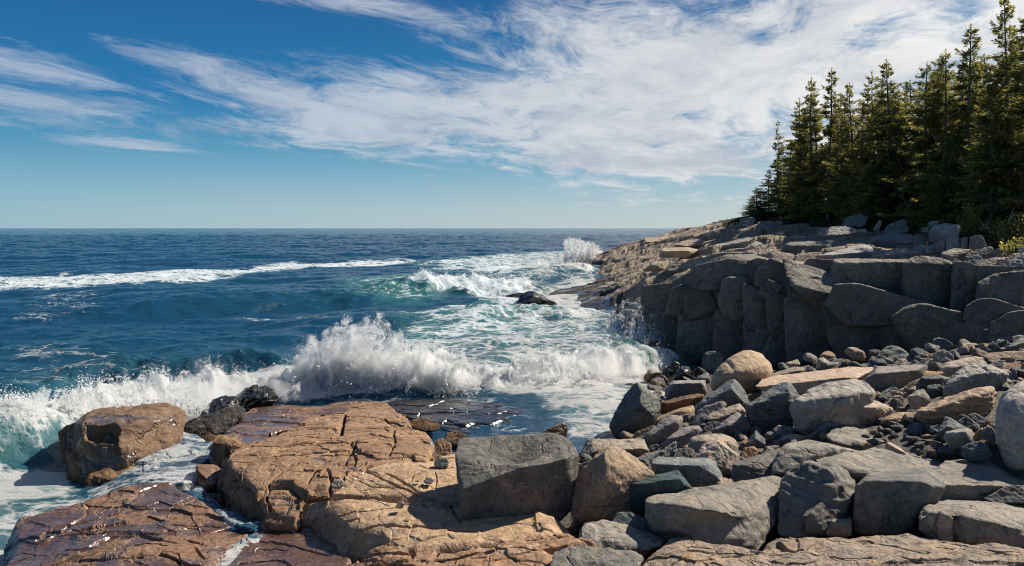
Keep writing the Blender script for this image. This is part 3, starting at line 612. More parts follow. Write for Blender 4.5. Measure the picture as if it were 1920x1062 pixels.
B('A', [(953,1010),(960,900),(990,840),(1100,813),(1240,808),(1340,840),(1400,890),(1412,930),(1385,1000),(1290,1030),(1040,1040)], 'gtan', 'big rounded tan and green boulder behind the tan pyramid', inn=[(1100,870,.0),(1300,880,.0)], p=7, sub=6, rough=.02)
B('C', [(1215,255),(1300,130),(1390,98),(1440,120),(1572,230),(1562,300),(1510,378),(1440,380),(1340,300)], 'gtan', 'tan pyramid shaped boulder with a lit upper face', inn=[(1290,240,.05),(1400,115,.35),(1500,330,.0)], p=26, sub=6, depth=.9)
B('C', [(322,262),(400,120),(560,98),(830,98),(872,190),(800,215),(640,240),(500,260),(400,270)], 'gtan', 'low pale brown boulder right of the great black block', inn=[(500,190,0),(830,170,.1),(470,150,.2)], p=18, sub=6)
B('A', [(1418,935),(1470,860),(1530,808),(1580,860),(1602,925),(1500,945)], 'blue', 'small dark pyramid stone right of the tan and green boulder', inn=[(1515,860,0)], p=26)
B('A', [(1393,1035),(1420,940),(1500,923),(1542,960),(1520,1005),(1440,1045)], 'orange', 'small ochre stained stone beside the tan pyramid', p=20)
B('A', [(1533,995),(1540,960),(1640,918),(1702,920),(1625,980)], 'pink', 'flat pinkish stone above the long dark slab', p=14)
B('A', [(1683,895),(1740,840),(1810,823),(1880,840),(1880,880),(1800,895),(1710,915)], 'gtan', 'pale stone left of the grey angular boulder', inn=[(1760,860,0)], p=18)
B('A', [(1583,878),(1640,835),(1722,828),(1692,890)], 'blue', 'small flat blue grey stone under the big dark blue boulder', p=14, sub=4)
B('C', [(840,285),(900,230),(1040,150),(1080,110),(1095,160),(1060,200),(930,280)], 'green', 'flat greenish slab tilted beside the big rounded boulder', p=24)
B('C', [(788,240),(850,205),(990,175),(1090,180),(1112,235),(1030,250),(870,275)], 'purple', 'speckled flat stone behind the dark square slab', p=18)
B('C', [(868,170),(890,145),(940,130),(958,150),(890,195)], 'blue', 'small dark slate chip behind the flat greenish slab', p=18, sub=4)
B('C', [(1090,215),(1100,170),(1130,165),(1150,200),(1145,240),(1110,240)], 'pink', 'small rust coloured stone between the slabs', p=8, sub=4)
B('A', [(1655,790),(1700,755),(1812,770),(1802,835),(1720,840)], 'grey', 'small grey stone in the hollow under the big dark blue boulder', p=12)
B('A', [(1578,405),(1620,350),(1740,313),(1880,290),(1930,300),(1880,350),(1800,375),(1700,395),(1600,415)], 'gtan', 'long tan stone right of the rounded tan boulder', inn=[(1650,370,0),(1840,320,.1)], p=10)
B('A', [(1447,525),(1480,505),(1540,488),(1572,510),(1500,565),(1470,568)], 'brown', 'small brown stone right of the dark triangular boulder', p=18, sub=4)
B('B', [(-250,530,.0),(-180,460,.9),(0,452,1),(230,425,1),(450,383,1.1),(600,378,1.1),(652,402,.7),(560,450,.3),(430,500,.1),(200,575,.0),(80,612,0),(-60,575,0)], 'pink', 'wide flat pink granite slab lit by the sun', inn=[(60,555,.0),(430,460,.05)], p=26, sub=6, rough=.015, depth=.75)
B('B', [(12,695),(60,650),(150,580),(280,520),(480,478),(585,488),(692,580),(560,620),(480,680),(440,740),(300,800),(240,880),(120,935),(50,885)], 'grey', 'large angular grey boulder with an overhanging lower edge', inn=[(110,650,.0),(300,590,.1),(320,690,.0),(480,600,.05)], p=20, sub=6, rough=.03)
B('B', [(438,795),(448,700),(520,620),(570,600),(700,640),(842,710),(825,760),(730,825),(640,850),(540,825)], 'gtan', 'rounded grey tan boulder with a crack across its face', inn=[(560,690,0),(720,700,.05)], p=9, sub=6, rough=.028, dents=((640,680,.05,(.5,.5,.025),.03),))
B('B', [(592,490),(680,400),(780,373),(1000,368),(1078,385),(1062,440),(980,500),(880,570),(800,560),(720,585),(660,570)], 'grey', 'long blocky grey stone with a flat sunlit top', inn=[(690,432,.0),(800,425,.0),(1010,405,.1),(800,540,0)], p=24, sub=6, rough=.022)
B('B', [(983,790),(1000,720),(1130,670),(1300,600),(1480,548),(1600,528),(1662,550),(1652,650),(1600,750),(1440,790),(1250,815),(1130,845),(1040,815)], 'brown', 'long log shaped tan stone beside the pale boulder', inn=[(1060,720,.02),(1300,650,.05),(1600,570,.15),(1150,790,0)], p=9, sub=6, rough=.028, strata=.8)
B('B', [(1233,605),(1245,530),(1300,450),(1440,350),(1520,338),(1600,370),(1750,410),(1762,440),(1700,500),(1560,530),(1400,590),(1270,620)], 'grey', 'large grey boulder with two humps behind the log shaped one', inn=[(1330,500,.0),(1480,430,.05),(1640,430,.1)], p=12, sub=6, rough=.035, dents=((1570,400,.2,(.04,.4,.3),.07),))
B('B', [(1178,415),(1220,370),(1300,330),(1460,288),(1540,298),(1602,360),(1500,400),(1400,440),(1300,450),(1220,440)], 'gtan', 'flat topped tan boulder behind the two humped one', inn=[(1260,400,0),(1350,350,.2)], p=16)
B('B', [(978,485),(1000,430),(1060,408),(1250,418),(1292,450),(1240,500),(1060,520)], 'orange', 'rusty orange stone behind the dark squared block', p=12)
B('B', [(1045,555),(1048,460),(1120,440),(1220,450),(1292,475),(1245,550),(1140,572)], 'blue', 'dark squared block with an orange stained neighbour', inn=[(1070,470,.0),(1210,465,0),(1215,540,0)], p=26)
B('B', [(878,590),(960,500),(1040,468),(1052,530),(970,605),(920,610)], 'pink', 'tan stone sloping down left of the dark squared block', p=18)
B('B', [(678,615),(770,550),(840,528),(884,580),(850,620)], 'green', 'dark triangular chip right of the large angular grey boulder', p=20)
B('B', [(778,655),(840,600),(900,610),(922,660),(890,700),(820,700)], 'pink', 'small pink stone in a gap above the little pale one', p=14)
B('B', [(938,620),(1000,570),(1060,553),(1105,600),(1132,660),(1060,725),(990,750),(970,680)], 'grey', 'upright grey brown stone at the left end of the log shaped one', inn=[(1030,600,.1)], p=18)
B('B', [(913,700),(980,638),(1002,680),(985,740),(940,740)], 'black', 'narrow black stone left of the upright grey brown one', p=18, sub=4)
B('B', [(718,825),(760,770),(850,738),(960,733),(1004,800),(955,850),(840,850)], 'sand', 'smooth light tan stone right of the cracked rounded boulder', inn=[(800,790,0)], p=10)
B('B', [(1168,935),(1200,860),(1262,788),(1340,820),(1425,870),(1400,940),(1260,955)], 'blue', 'dark fin shaped stone with a bright edge', inn=[(1260,850,.0)], p=24)
B('B', [(1233,935),(1250,893),(1400,863),(1432,880),(1492,990),(1440,1035),(1290,1045)], 'grey', 'speckled grey cube near the pale boulder', inn=[(1262,915,.0),(1410,885,.0),(1460,1000,.0)], p=22)
B('B', [(1458,935),(1510,870),(1545,858),(1540,1010),(1490,1010)], 'orange', 'narrow orange stone right of the speckled grey cube', p=14, sub=4)
B('B', [(1518,1005),(1530,880),(1580,838),(1630,870),(1645,1005),(1570,1025)], 'grey', 'upright grey stone touching the pale boulder', p=10)
B('B', [(1608,900),(1640,640),(1690,560),(1780,500),(1869,450),(1990,440),(2060,560),(2080,900),(2000,1150),(1800,1165),(1700,1115),(1650,1035)], 'pale', 'huge pale speckled boulder cut by the right edge', inn=[(1700,800,.0),(1860,620,.05)], p=7, sub=6, rough=.022, depth=.8,
  dents=((1670,700,.2,(.03,.4,.5),.06),(1760,640,.1,(.03,.4,.6),.05)))
B('B', [(668,340),(720,250),(790,203),(870,213),(950,260),(962,300),(850,340),(740,350)], 'green', 'rounded mossy grey boulder against the cliff', p=9)
B('B', [(1138,355),(1150,270),(1230,233),(1300,280),(1312,315),(1220,370)], 'grey', 'grey boulder with a round eye like mark', p=14)
B('B', [(1358,245),(1370,200),(1430,183),(1500,188),(1527,215),(1470,258),(1400,272)], 'pink', 'rounded pinkish stone before the cliff', p=7)
B('B', [(1545,285),(1570,220),(1618,168),(1645,200),(1692,240),(1640,285)], 'teal', 'pointed dark teal stone at the back of the beach', p=26)
B('B', [(1465,280),(1500,220),(1555,190),(1580,210),(1550,280)], 'grey', 'grey stone left of the pointed teal one', p=14, sub=4)
B('B', [(1718,225),(1780,190),(1869,130),(1980,100),(1990,240),(1869,255),(1760,258)], 'green', 'large green grey boulder at the upper right of the beach', inn=[(1800,205,.0),(1900,180,0)], p=16)
B('B', [(1533,295),(1600,263),(1750,253),(1869,253),(1960,262),(1960,335),(1840,340),(1700,350),(1600,340)], 'brown', 'long low brown rock below the large green grey boulder', p=14, strata=.6)
B('B', [(1760,180),(1775,135),(1830,120),(1880,130),(1850,180)], 'grey', 'round grey stone on top of the back row', p=9, sub=4)
B('B', [(1640,185),(1660,155),(1710,158),(1725,190),(1690,200)], 'grey', 'small round stone behind the pointed teal one', p=9, sub=4)
B('B', [(208,395),(230,310),(270,298),(352,360),(330,400)], 'gtan', 'pale triangular stone at the back left under the cliff', inn=[(270,340,0)], p=22, sub=4)
B('B', [(318,335),(400,308),(470,318),(445,360),(360,370)], 'green', 'mossy flat stone right of the pale triangular one', p=12, sub=4)
B('B', [(598,385),(640,333),(720,338),(778,378),(690,395)], 'grey', 'grey stone behind the long blocky one', p=12, sub=4)
B('B', [(788,375),(880,308),(952,350),(930,380)], 'gtan', 'light triangular stone behind the long blocky one', p=20, sub=4)
B('B', [(-5,425),(30,390),(150,363),(212,400),(120,440),(40,455)], 'gtan', 'tan stone at the back edge of the pink slab', p=12, sub=4)
B('B', [(728,350),(750,298),(820,293),(845,330),(800,355)], 'blue', 'blue grey stone under the mossy grey boulder', p=14, sub=4)
B('B', [(838,305),(900,278),(982,295),(970,340),(880,330)], 'blue', 'flat slate stone right under the mossy grey boulder', p=12, sub=4)
B('B', [(958,365),(1000,290),(1042,287),(1045,340)], 'green', 'thin upright green stone by the back row', p=16, sub=4)
B('B', [(1018,365),(1060,308),(1142,308),(1135,370)], 'blue', 'dark stone left of the grey one with the eye mark', p=16, sub=4)
B('B', [(1068,305),(1090,275),(1172,263),(1145,318)], 'sand', 'ochre topped stone behind the back row', p=10, sub=4)
B('B', [(1568,530),(1600,475),(1720,458),(1774,490),(1700,550)], 'pale', 'flat pale stone behind the huge pale boulder', p=12, sub=4)
B('B', [(1598,355),(1640,323),(1720,323),(1712,375),(1630,388)], 'blue', 'small slate stone under the long low brown rock', p=12, sub=4)
B('B', [(1678,395),(1720,345),(1800,343),(1880,380),(1870,410),(1740,418)], 'brown', 'brown flat stone behind the two humped boulder', p=14, sub=4)
B('B', [(1740,478),(1770,400),(1800,383),(1815,440),(1790,498)], 'blue', 'narrow upright slate stone behind the flat pale one', p=18, sub=4)
B('B', [(1800,455),(1840,405),(1920,390),(1960,440),(1900,470)], 'brown', 'rounded brown stone above the huge pale boulder', p=10, sub=4)
B('B', [(1343,805),(1480,735),(1552,780),(1555,850),(1440,890)], 'blue', 'blue slate stone under the log shaped one', p=18)
B('B', [(1113,895),(1120,850),(1200,828),(1235,850),(1185,910)], 'green', 'small greenish stone before the log shaped one', p=14, sub=4)
B('B', [(963,845),(1000,815),(1080,818),(1114,860),(1100,900),(1020,880)], 'blue', 'dark stone at the corner of the broad weathered slab', p=12, sub=4)
B('B', [(133,958),(240,830),(330,798),(392,840),(300,910),(280,960)], 'blue', 'blue grey stone below the large angular grey boulder', inn=[(250,870,.0)], p=18)
B('B', [(388,850),(440,815),(520,805),(580,830),(480,860)], 'blue', 'flat blue grey stone below the cracked rounded boulder', p=12, sub=4)
B('B', [(-2,960),(30,915),(90,912),(130,950),(60,985)], 'gtan', 'light stone at the left end of the broad weathered slab', p=12, sub=4)
B('D', [(1192,195),(1240,150),(1310,128),(1384,180),(1285,205)], 'blue', 'dark low stone in front of the speckled grey cube', p=14, sub=4)
B('B', [(848,705),(870,688),(914,730),(852,742)], 'gtan', 'tiny splinter of tan stone above the smooth light one', p=14, sub=4)
# foreground
B('', [(866,828,.95),(960,820,1.),(1022,819,1.),(1060,828,.95),(1074,842,.75),(1079,862,.45),(1076,925,.4),(1066,955,.35),(1000,976,.12),(872,982,0),(862,870,.35)], 'dark', 'great black block with a hollowed top casting a shadow on the tan ledge',
  inn=[(873,912,.0),(940,893,.0),(1010,874,.05),(1058,862,.2),(872,975,0)], p=34, sub=7, chips=0, rough=.010, depth=.80, dents=((972,858,.52,(.42,.34,.3),.20),(940,868,.4,(.3,.25,.3),.06)))
B('C', [(298,650),(310,520),(350,400),(440,270),(570,158),(680,190),(760,240),(850,320),(904,380),(880,440),(700,560),(680,610),(600,695),(400,705),(310,685)], 'brown', 'brown grey pyramid boulder right of the great black block', inn=[(570,172,.30),(560,300,.05),(590,440,.0),(430,560,.0)], p=28, sub=6, chips=4, rough=.028, strata=.3, depth=.85)
B('C', [(573,452),(590,425),(700,413),(724,420),(692,500),(660,560),(600,512)], 'pink', 'small tan stone wedged left of the teal slate', inn=[(690,440,0)], p=18)
B('C', [(668,570),(690,480),(720,420),(860,423),(905,380),(980,363),(1110,368),(1128,440),(1222,497),(1050,540),(880,620),(840,670),(720,615)], 'teal', 'dark teal slate rock with a ribbed face', inn=[(740,440,.0),(880,450,.02),(1100,400,.1)], p=22, sub=6, rough=.034, strata=.4)
B('C', [(903,285,.25),(930,250,.6),(1100,243,.8),(1330,258,.85),(1382,290,.8),(1468,440,.6),(1380,480),(1240,500),(1130,470),(1110,400),(980,390),(920,380)], 'blue', 'dark square edged slab behind the teal slate', inn=[(925,290,.05),(1330,300,.05),(1430,440,.05)], p=30, sub=6, rough=.018, depth=.7)
B('C', [(310,350),(320,300),(420,263),(442,270),(380,400),(320,430)], 'green', 'greenish stone in the gap beside the great black block', p=16)
B('C', [(600,725),(640,660),(720,648),(850,700),(904,780),(880,810),(700,760)], 'blue', 'dark slate lump in the shade below the teal rock', p=18)
B('C', [(895,790),(940,770),(1030,785),(1080,815),(1000,835)], 'dark', 'low dark stone in shade under the broad grey slab', p=14)
for a in (('F', [(973,470),(985,438),(1050,425),(1062,450),(1055,488),(985,486)], 'green', 'dark squared cobble lying on the sunlit ledge'), ('F', [(912,574),(925,550),(955,542),(976,560),(960,580)], 'grey', 'grey pebble in the middle of the sandy shelf'),
          ('F', [(745,720),(765,690),(795,682),(806,700),(780,722)], 'brown', 'brown pebble on the lower tan shelf'), ('F', [(372,585),(400,558),(440,556),(458,575),(420,605),(385,608)], 'gtan', 'pale stone lodged in the cleft of the ledge'),
          ('F', [(862,570),(870,560),(890,560),(892,572)], 'brown', 'tiny chip beside the grey pebble on the sandy shelf')):
    rock(*a[:2], (), a[2], a[3], p=14, sub=4, name='cobble', cat='stone', group='loose stones on the ledge', Y=(CZ-1.12)*FP/(720+max(q[1] for q in a[1])/3.105-HOR)-.0)
for a in (([(868,258),(830,235),(850,205),(930,200),(1000,225),(1010,262),(930,275)], 'low wet brown rock with a pool behind the orange ledge'), ([(1035,330),(1040,290),(1110,270),(1165,300),(1160,350),(1090,355)], 'small wet brown rock at the pool left of the black block'), ([(955,440),(965,340),(1020,315),(1075,350),(1080,420),(1040,440)], 'tan lump of rock at the corner of the orange ledge')):
    rock('F', a[0], (), 'tan' if 'lump' in a[1] else 'brownwet', a[1], p=16, name='boulder', cat='rock', Y=(CZ-.25)*FP/(720+max(q[1] for q in a[0])/3.105-HOR), depth=1.2)
# rocks in the sea
B('', [(968,573),(978,552),(992,546),(1015,553),(1034,566),(1042,575),(1000,578)], 'black', 'dark pointed rock standing in the surf', Y=47, p=20, inn=[(1000,556,0)])
B('', [(928,566),(940,556),(975,549),(990,551),(970,566),(945,568)], 'black', 'low flat black rock left of the pointed surf rock', Y=49, p=14)
B('', [(1015,574),(1030,563),(1040,566),(1048,575)], 'black', 'small black rock at the right foot of the pointed one', Y=46.5, p=14, sub=4)
B('', [(935,545),(955,530),(985,528),(1010,536),(980,545)], 'brownwet', 'low brown reef behind the breaking wave', Y=57, p=10)
B('', [(1005,824),(1022,808),(1052,794),(1064,798),(1062,818),(1040,828)], 'brownwet', 'small brown ledge with streaming water behind the black block', Y=13.6, p=16, strata=1)
# ---------------------------------------------------------------- bedrock slabs at the lower right (traced)
gS = 'weathered slabs in the foreground'
def S(fr, out, mat, label, inn=(), Y=None, **k):
    k.setdefault('flat', .6)
    k.setdefault('p', 22); k.setdefault('sub', 6); k.setdefault('rough', .018); k.setdefault('strata', .5); k.setdefault('depth', 1.0); k.setdefault('chips', 3)
    return rock(fr, out, inn, mat, label, name='rock_slab', cat='rock slab', group=gS, Y=Y, **k)
def yz(py, z): return (CZ-z)*FP/(py-HOR)
S('C', [(850,660,.35),(868,567,.4),(1100,508,.7),(1250,488,.85),(1500,428,1.0),(1720,398,1.1),(1880,380,1.15),(1950,480,1.),(1800,640,.45),(1700,900,.1),(1450,930,0),(1100,870,0),(900,800,.1)], 'slab', 'broad grey slab with a flat sunlit top and dark front',
  inn=[(1045,585,.02),(1090,655,.0),(1480,650,.02),(1592,700,.08),(880,580,.2)], Y=yz(1020,1.0), dents=((1500,760,0,(.45,.4,.16),.12),))
S('D', [(-10,820,.1),(0,470,.35),(80,310,.55),(200,268,.7),(300,262,.8),(430,270,.9),(520,330,.8),(600,440,.5),(590,600,.2),(400,720,.05),(220,840,0)], 'dark', 'domed dark slab with a crumbled shaded face', inn=[(300,300,.35),(420,370,.2)], Y=yz(1000,1.0), p=14, rough=.035)
S('D', [(592,455,.1),(640,405,.3),(690,358,.5),(1050,318,.9),(1180,330,.9),(1260,440,.4),(1175,580,.2),(1060,640,.05),(930,800,0),(700,815,0),(556,800,0)], 'dark', 'big square slab with a smooth blue black front face', inn=[(610,445,.0),(1060,415,.0),(1150,440,.05),(1000,760,.0)], Y=yz(998,1.0), p=30, rough=.012)
S('D', [(1140,450,.1),(1190,300,.8),(1300,250,1.1),(1640,238,1.3),(1780,310,1.2),(1900,400,.9),(1930,470,.5),(1640,545,.1),(1560,575,.0),(1180,580,0)], 'slab', 'long slab with a lit top running under the pale boulder', inn=[(1150,438,.0),(1640,445,.0)], Y=yz(940,1.15), p=26)
S('D', [(1062,640,.25),(1085,605,.4),(1200,578,.7),(1350,565,.85),(1560,562,1.),(1880,588,1.1),(1950,700,.8),(1900,900,.1),(1850,915,0),(1340,870,0),(1080,810,.1)], 'slab', 'split slab with a deep vertical crack at lower right', inn=[(1085,665,.05),(1330,690,.0),(1380,655,.05),(1680,740,.0),(1850,790,.02)], Y=yz(1020,1.05), p=28, dents=((1355,760,0,(.03,.3,.5),.12),))
S('D', [(178,690,.1),(240,650),(300,538,.6),(420,560,.8),(575,592,.8),(565,690,.5),(400,705,.2),(360,815,0),(215,815,0)], 'dark', 'wedge shaped block with a bright upper edge between two slabs', inn=[(320,580,.2),(210,685,0)], Y=yz(1005,1.0), p=28)
S('D', [(355,820,0),(395,712,.3),(550,690,.8),(556,740,.6),(552,830,0)], 'slab', 'small pale topped block in the gap beside the square slab', inn=[(410,725,.0),(550,740,.05)], Y=yz(1008,1.02), p=26, sub=5)
S('D', [(1555,545),(1640,490),(1700,468),(1770,448),(1900,450),(1930,580),(1700,580)], 'dark', 'dark rounded block resting at the right edge below the pale boulder', Y=yz(943,1.2), p=16)
S('D', [(-60,360,.0),(-10,205,.4),(60,130,.7),(180,104,.9),(320,98,1.0),(430,135,1.),(640,180,.9),(450,222,.4),(280,275,.2),(60,360,0)], 'slab', 'low dark slab with a smooth lit back above the domed one', inn=[(100,170,.25),(260,150,.35),(430,165,.3)], Y=yz(905,1.15), p=14)
S('D', [(350,100,.0),(365,70,.3),(430,20,.8),(560,-2,1.1),(780,-4,1.2),(900,10,1.2),(1140,60,.9),(1250,120,.4),(1100,160,.2),(950,190,.1),(640,188,.1),(480,140,.0)], 'slab', 'broad weathered slab with curved cracks and shallow hollows', inn=[(480,90,.3),(800,60,.6)], Y=yz(848,1.1), p=16, rough=.018, dents=((720,150,.0,(.3,.3,.08),.05),(690,30,.8,(.2,.2,.06),.05)))
S('D', [(270,265,.0),(450,215,.4),(650,185,.7),(980,180,1.),(1100,140,1.2),(1250,180,1.2),(1640,235,1.1),(1770,320,.7),(1500,380,.3),(1060,350,.1),(700,380,.0),(500,385,0)], 'slab', 'sunlit middle slab rippled by shallow dips', inn=[(480,320,.1),(900,260,.5)], Y=yz(905,1.25), p=16, rough=.02, dents=((850,300,.1,(.5,.4,.06),.06),(1000,280,.3,(.6,.3,.06),.06)))
S('C', [(1500,430,0),(1505,390),(1520,292,.3),(1600,248,.5),(1800,190,.8),(1960,150,.9),(2080,200,.7),(2000,330,.2),(1850,420,0)], 'dark', 'dark sloping slab above the broad grey one', inn=[(1530,300,.1),(1700,270,.15)], Y=yz(908,1.05), p=22)
S('C', [(335,915,.1),(370,765,.5),(400,722,.7),(570,716,.95),(780,776,.9),(1010,852,.6),(915,925,.2),(740,930,.1),(520,985,0),(370,940,0)], 'slab', 'grey split rock rising from the tan ledge at bottom centre', inn=[(390,800,.3),(500,850,.1)], Y=yz(1040,1.0), p=18, rough=.03)
S('C', [(125,1080,.0),(200,938,.4),(330,896,.7),(520,960,.8),(640,978,.8),(780,958,.9),(840,985,.8),(800,1090,.3),(700,1250,0),(100,1250,0)], 'dark', 'dark rough rock cut by the bottom edge at centre', inn=[(260,980,.3),(560,1010,.4)], Y=yz(1108,1.05), p=16, rough=.04)

# ---------------------------------------------------------------- the cliff: one broken wall of basalt blocks
def Yc(px):   # the wall runs from the cove towards the viewer's right
    ax, ay, bx, by = 5.6, 26.4, 13.8, 21.; k = (px-960)/FP; tt = (k*ay-ax)/((bx-ax)-k*(by-ay)); return ay+tt*(by-ay)
cliff = empty('rock_cliff', (8.5, 25, 0)); tag(cliff, 'dark basalt cliff of cracked blocks rising behind the boulder beach', 'cliff')
def K(fr, out, off=0., inn=(), mat='cliff', **k):
    cx = np.mean([px_of(fr, q)[0] for q in out]); k.setdefault('p', 26); k.setdefault('rough', .017); k.setdefault('chips', 0); k.setdefault('flat', .18); k.setdefault('swell', 1.075); off *= .6; k.setdefault('sub', 5); k.setdefault('depth', 1.1)
    rock(fr, out, inn, mat, Y=Yc(cx)+off, name='rock_block', parent=cliff, **k)
K('G', [(545,660),(565,480),(640,452),(795,438),(765,560),(738,665)], .5)
K('G', [(732,668),(758,560),(788,478),(852,452),(873,480),(868,650),(842,680)], .25)
K('G', [(590,800),(560,640),(735,655),(845,672),(838,760),(840,920),(802,1020),(730,1000),(690,920)], .3, sub=6)
K('G', [(875,690),(880,468),(920,458),(1030,478),(1120,590),(1100,650),(1000,660),(920,700)], .15, sub=6)
K('G', [(828,920),(842,690),(920,680),(1000,648),(1105,640),(1115,700),(1095,950),(960,1020),(812,1030)], .0, sub=6)
K('G', [(900,400),(960,320),(1060,288),(1200,258),(1335,278),(1345,350),(1410,430),(1300,470),(1180,480),(1030,485),(935,465)], .7, sub=6, p=14)
K('G', [(1125,590),(1155,430),(1200,398),(1300,398),(1345,430),(1315,500),(1310,690),(1250,705),(1165,660)], .1, p=18)
K('G', [(1090,960),(1105,650),(1160,638),(1230,690),(1305,695),(1315,900),(1285,1040),(1090,1050)], .0, sub=6)
K('G', [(1318,710),(1315,455),(1400,485),(1475,525),(1488,700),(1505,790),(1465,920),(1440,1040),(1318,1040)], -.05, sub=6)
K('G', [(1415,510),(1500,412),(1605,455),(1570,510),(1510,540)], .2)
K('G', [(1475,570),(1510,512),(1625,535),(1615,650),(1560,770),(1500,790)], .0)
K('G', [(1455,1050),(1475,900),(1560,720),(1615,650),(1630,950),(1620,1060)], -.05)
K('G', [(1395,450),(1405,350),(1500,272),(1620,298),(1750,350),(1760,440),(1620,470),(1510,470)], 1.0, sub=6, p=14, mat='cliff')
K('G', [(1335,350),(1345,280),(1420,255),(1500,270),(1410,350),(1400,430)], 1.2)
K('H', [(-10,700),(10,590),(60,558),(190,528),(325,590),(285,710),(250,760),(160,720)], .1, sub=6, p=20)
K('H', [(265,730),(340,588),(480,580),(560,600),(700,680),(970,715),(960,760),(800,790),(760,860),(700,870),(430,850)], -.1, sub=6, p=20, rough=.012)
K('H', [(250,760),(430,830),(620,800),(770,880),(695,1030),(680,1130),(380,1130),(290,980)], -.25, sub=6)
K('H', [(-15,1120),(-30,690),(160,710),(250,760),(300,900),(390,1130)], -.1, sub=6)
K('H', [(745,810),(850,738),(960,722),(1245,800),(1250,860),(1205,920),(1195,1110),(1000,1110),(880,1010),(765,890)], -.3, sub=6, p=20, inn=[(860,800,.05),(1150,850,.05)])
K('H', [(690,1020),(770,890),(880,1000),(960,1110),(700,1120)], -.35)
K('H', [(-10,450,.5),(100,478,.5),(250,515,.5),(440,550,.5),(640,615,.5),(850,688,.5),(985,718,.4),(850,790,.1),(700,770,.1),(520,700,.1),(330,680,.1),(190,650,.1),(60,620,.1)], .45, sub=6, p=18, depth=.6)
# second tier
K('H', [(95,450),(140,398),(335,413),(320,520),(200,500)], 2.6)
K('H', [(300,520),(325,425),(450,408),(600,412),(825,412),(835,450),(820,660),(700,640),(450,580)], 2.4, sub=6, inn=[(340,435,.0),(815,430,.0)])
K('H', [(812,680),(818,432),(900,393),(1060,398),(1165,440),(1150,760),(1000,730)], 2.2, sub=6, inn=[(830,440,.0),(1150,450,.0)])
K('H', [(1145,770),(1160,432),(1250,428),(1335,460),(1318,710),(1265,800)], 2.0, sub=6)
K('H', [(1325,720),(1345,570),(1450,518),(1600,495),(1760,480),(1780,740),(1500,720)], 2.0, sub=6, inn=[(1380,590,.0),(1600,520,.1)])
K('H', [(1245,840),(1262,740),(1350,688),(1450,682),(1600,738),(1780,790),(1760,850),(1600,860),(1400,860),(1310,850)], 1.0, sub=6, p=16)
K('H', [(1180,1110),(1215,900),(1290,820),(1370,798),(1435,840),(1430,1000),(1390,1110)], .3, sub=6, p=18)
K('H', [(1405,1060),(1435,860),(1560,788),(1720,770),(1790,820),(1760,1080),(1500,1100)], .4, sub=6, p=18)
K('H', [(1330,560),(1330,460),(1420,450),(1600,455),(1440,530)], 2.6)
# dark mass behind the joints
core = [P(a, b, Yc(a)+.26+c) for a, b, c in ((1212, 640, .6), (1212, 552, .6), (1300, 508, .5), (1460, 505, .5), (1560, 535, .3), (1700, 575, .2), (1800, 605, .2), (1980, 640, .2), (1215, 700, .5), (1500, 700, .1), (1800, 700, .1), (1980, 700, .1))]
core += [q+np.array([1.6, 2.4, 0]) for q in core]
v, F = stone(core, 30, 5, 0, .01, 0, 4); b = np.array(cliff.location); link('rock_core', mesh_from('rock_core', v-b, F, M['cliff']), (0, 0, 0), cliff)

# ---------------------------------------------------------------- broken bedrock and blocks below the wood
gU = 'bedrock blocks below the wood'
def U(fr, out, Y, label, mat='upper', inn=(), **k):
    k.setdefault('p', 22); k.setdefault('sub', 5); k.setdefault('rough', .025); k.setdefault('strata', .4)
    return rock(fr, out, inn, mat, label, Y=Y, name='rock_block', cat='rock', group=gU, **k)
U('H', [(-60,390),(-40,300),(0,288),(120,278),(260,288),(345,268),(350,350),(150,390)], 34, 'green faced rock step above the cliff top', 'green', inn=[(0,305,0),(250,305,0)])
U('H', [(150,395),(300,350),(590,318),(602,345),(560,415),(350,425)], 32, 'long low ledge with a lit top above the second cliff tier', inn=[(340,372,.05),(590,345,.05)])
U('H', [(555,410),(640,360),(880,333),(945,362),(900,400),(740,425)], 31, 'pale grey ledge right of the long low one', inn=[(600,385,0),(870,355,.0)])
U('H', [(545,320),(590,250),(720,218),(870,228),(890,300),(700,330)], 38, 'rippled grey rock shelf in the middle of the slope', inn=[(600,262,.05)])
U('K', [(270,480),(275,385),(340,335),(430,312),(560,325),(590,345),(575,430),(440,480),(340,520)], 33, 'big upright grey boulder below the bright young bush', inn=[(300,390,.05),(420,350,.1),(470,440,0)])
U('K', [(340,590),(350,500),(440,460),(445,520),(430,590)], 31.5, 'rounded grey block left in the row of three')
U('K', [(440,585),(448,460),(575,445),(590,470),(590,560)], 31.4, 'cracked grey block in the middle of the row of three')
U('K', [(592,560),(595,460),(650,440),(665,470),(660,570)], 31.3, 'narrow grey block at the right of the row of three')
U('K', [(670,565),(680,450),(740,430),(810,440),(850,540),(800,575)], 31, 'dark slumped block right of the row of three', 'cliff')
U('K', [(110,610),(125,535),(210,525),(240,560),(230,620)], 32, 'small square grey block left of the row of three')
U('K', [(230,610),(240,550),(330,515),(375,540),(370,610)], 31.8, 'grey block with a lit top beside the small square one')
U('K', [(385,670),(400,605),(520,560),(710,575),(600,640),(490,690)], 29.5, 'flat slab with a pale lit top above the cliff', 'slab', inn=[(420,630,.05),(480,670,0)])
U('K', [(610,670),(650,610),(880,540),(910,560),(890,600),(760,660)], 29, 'long dark slab lying aslant above the cliff', 'cliff')
U('K', [(640,720),(660,660),(760,615),(808,665),(800,720)], 27.8, 'pointed grey stone on the cliff edge')
U('K', [(720,735),(735,690),(900,662),(960,690),(930,735)], 27.2, 'dark brick shaped stone on the cliff edge', 'cliff', p=30)
U('K', [(360,700),(370,665),(430,680),(460,715)], 28.5, 'small pale stone on top of the cliff', sub=4)
U('K', [(505,710),(530,660),(600,690),(590,720)], 28.2, 'pointed pale stone on top of the cliff', sub=4)
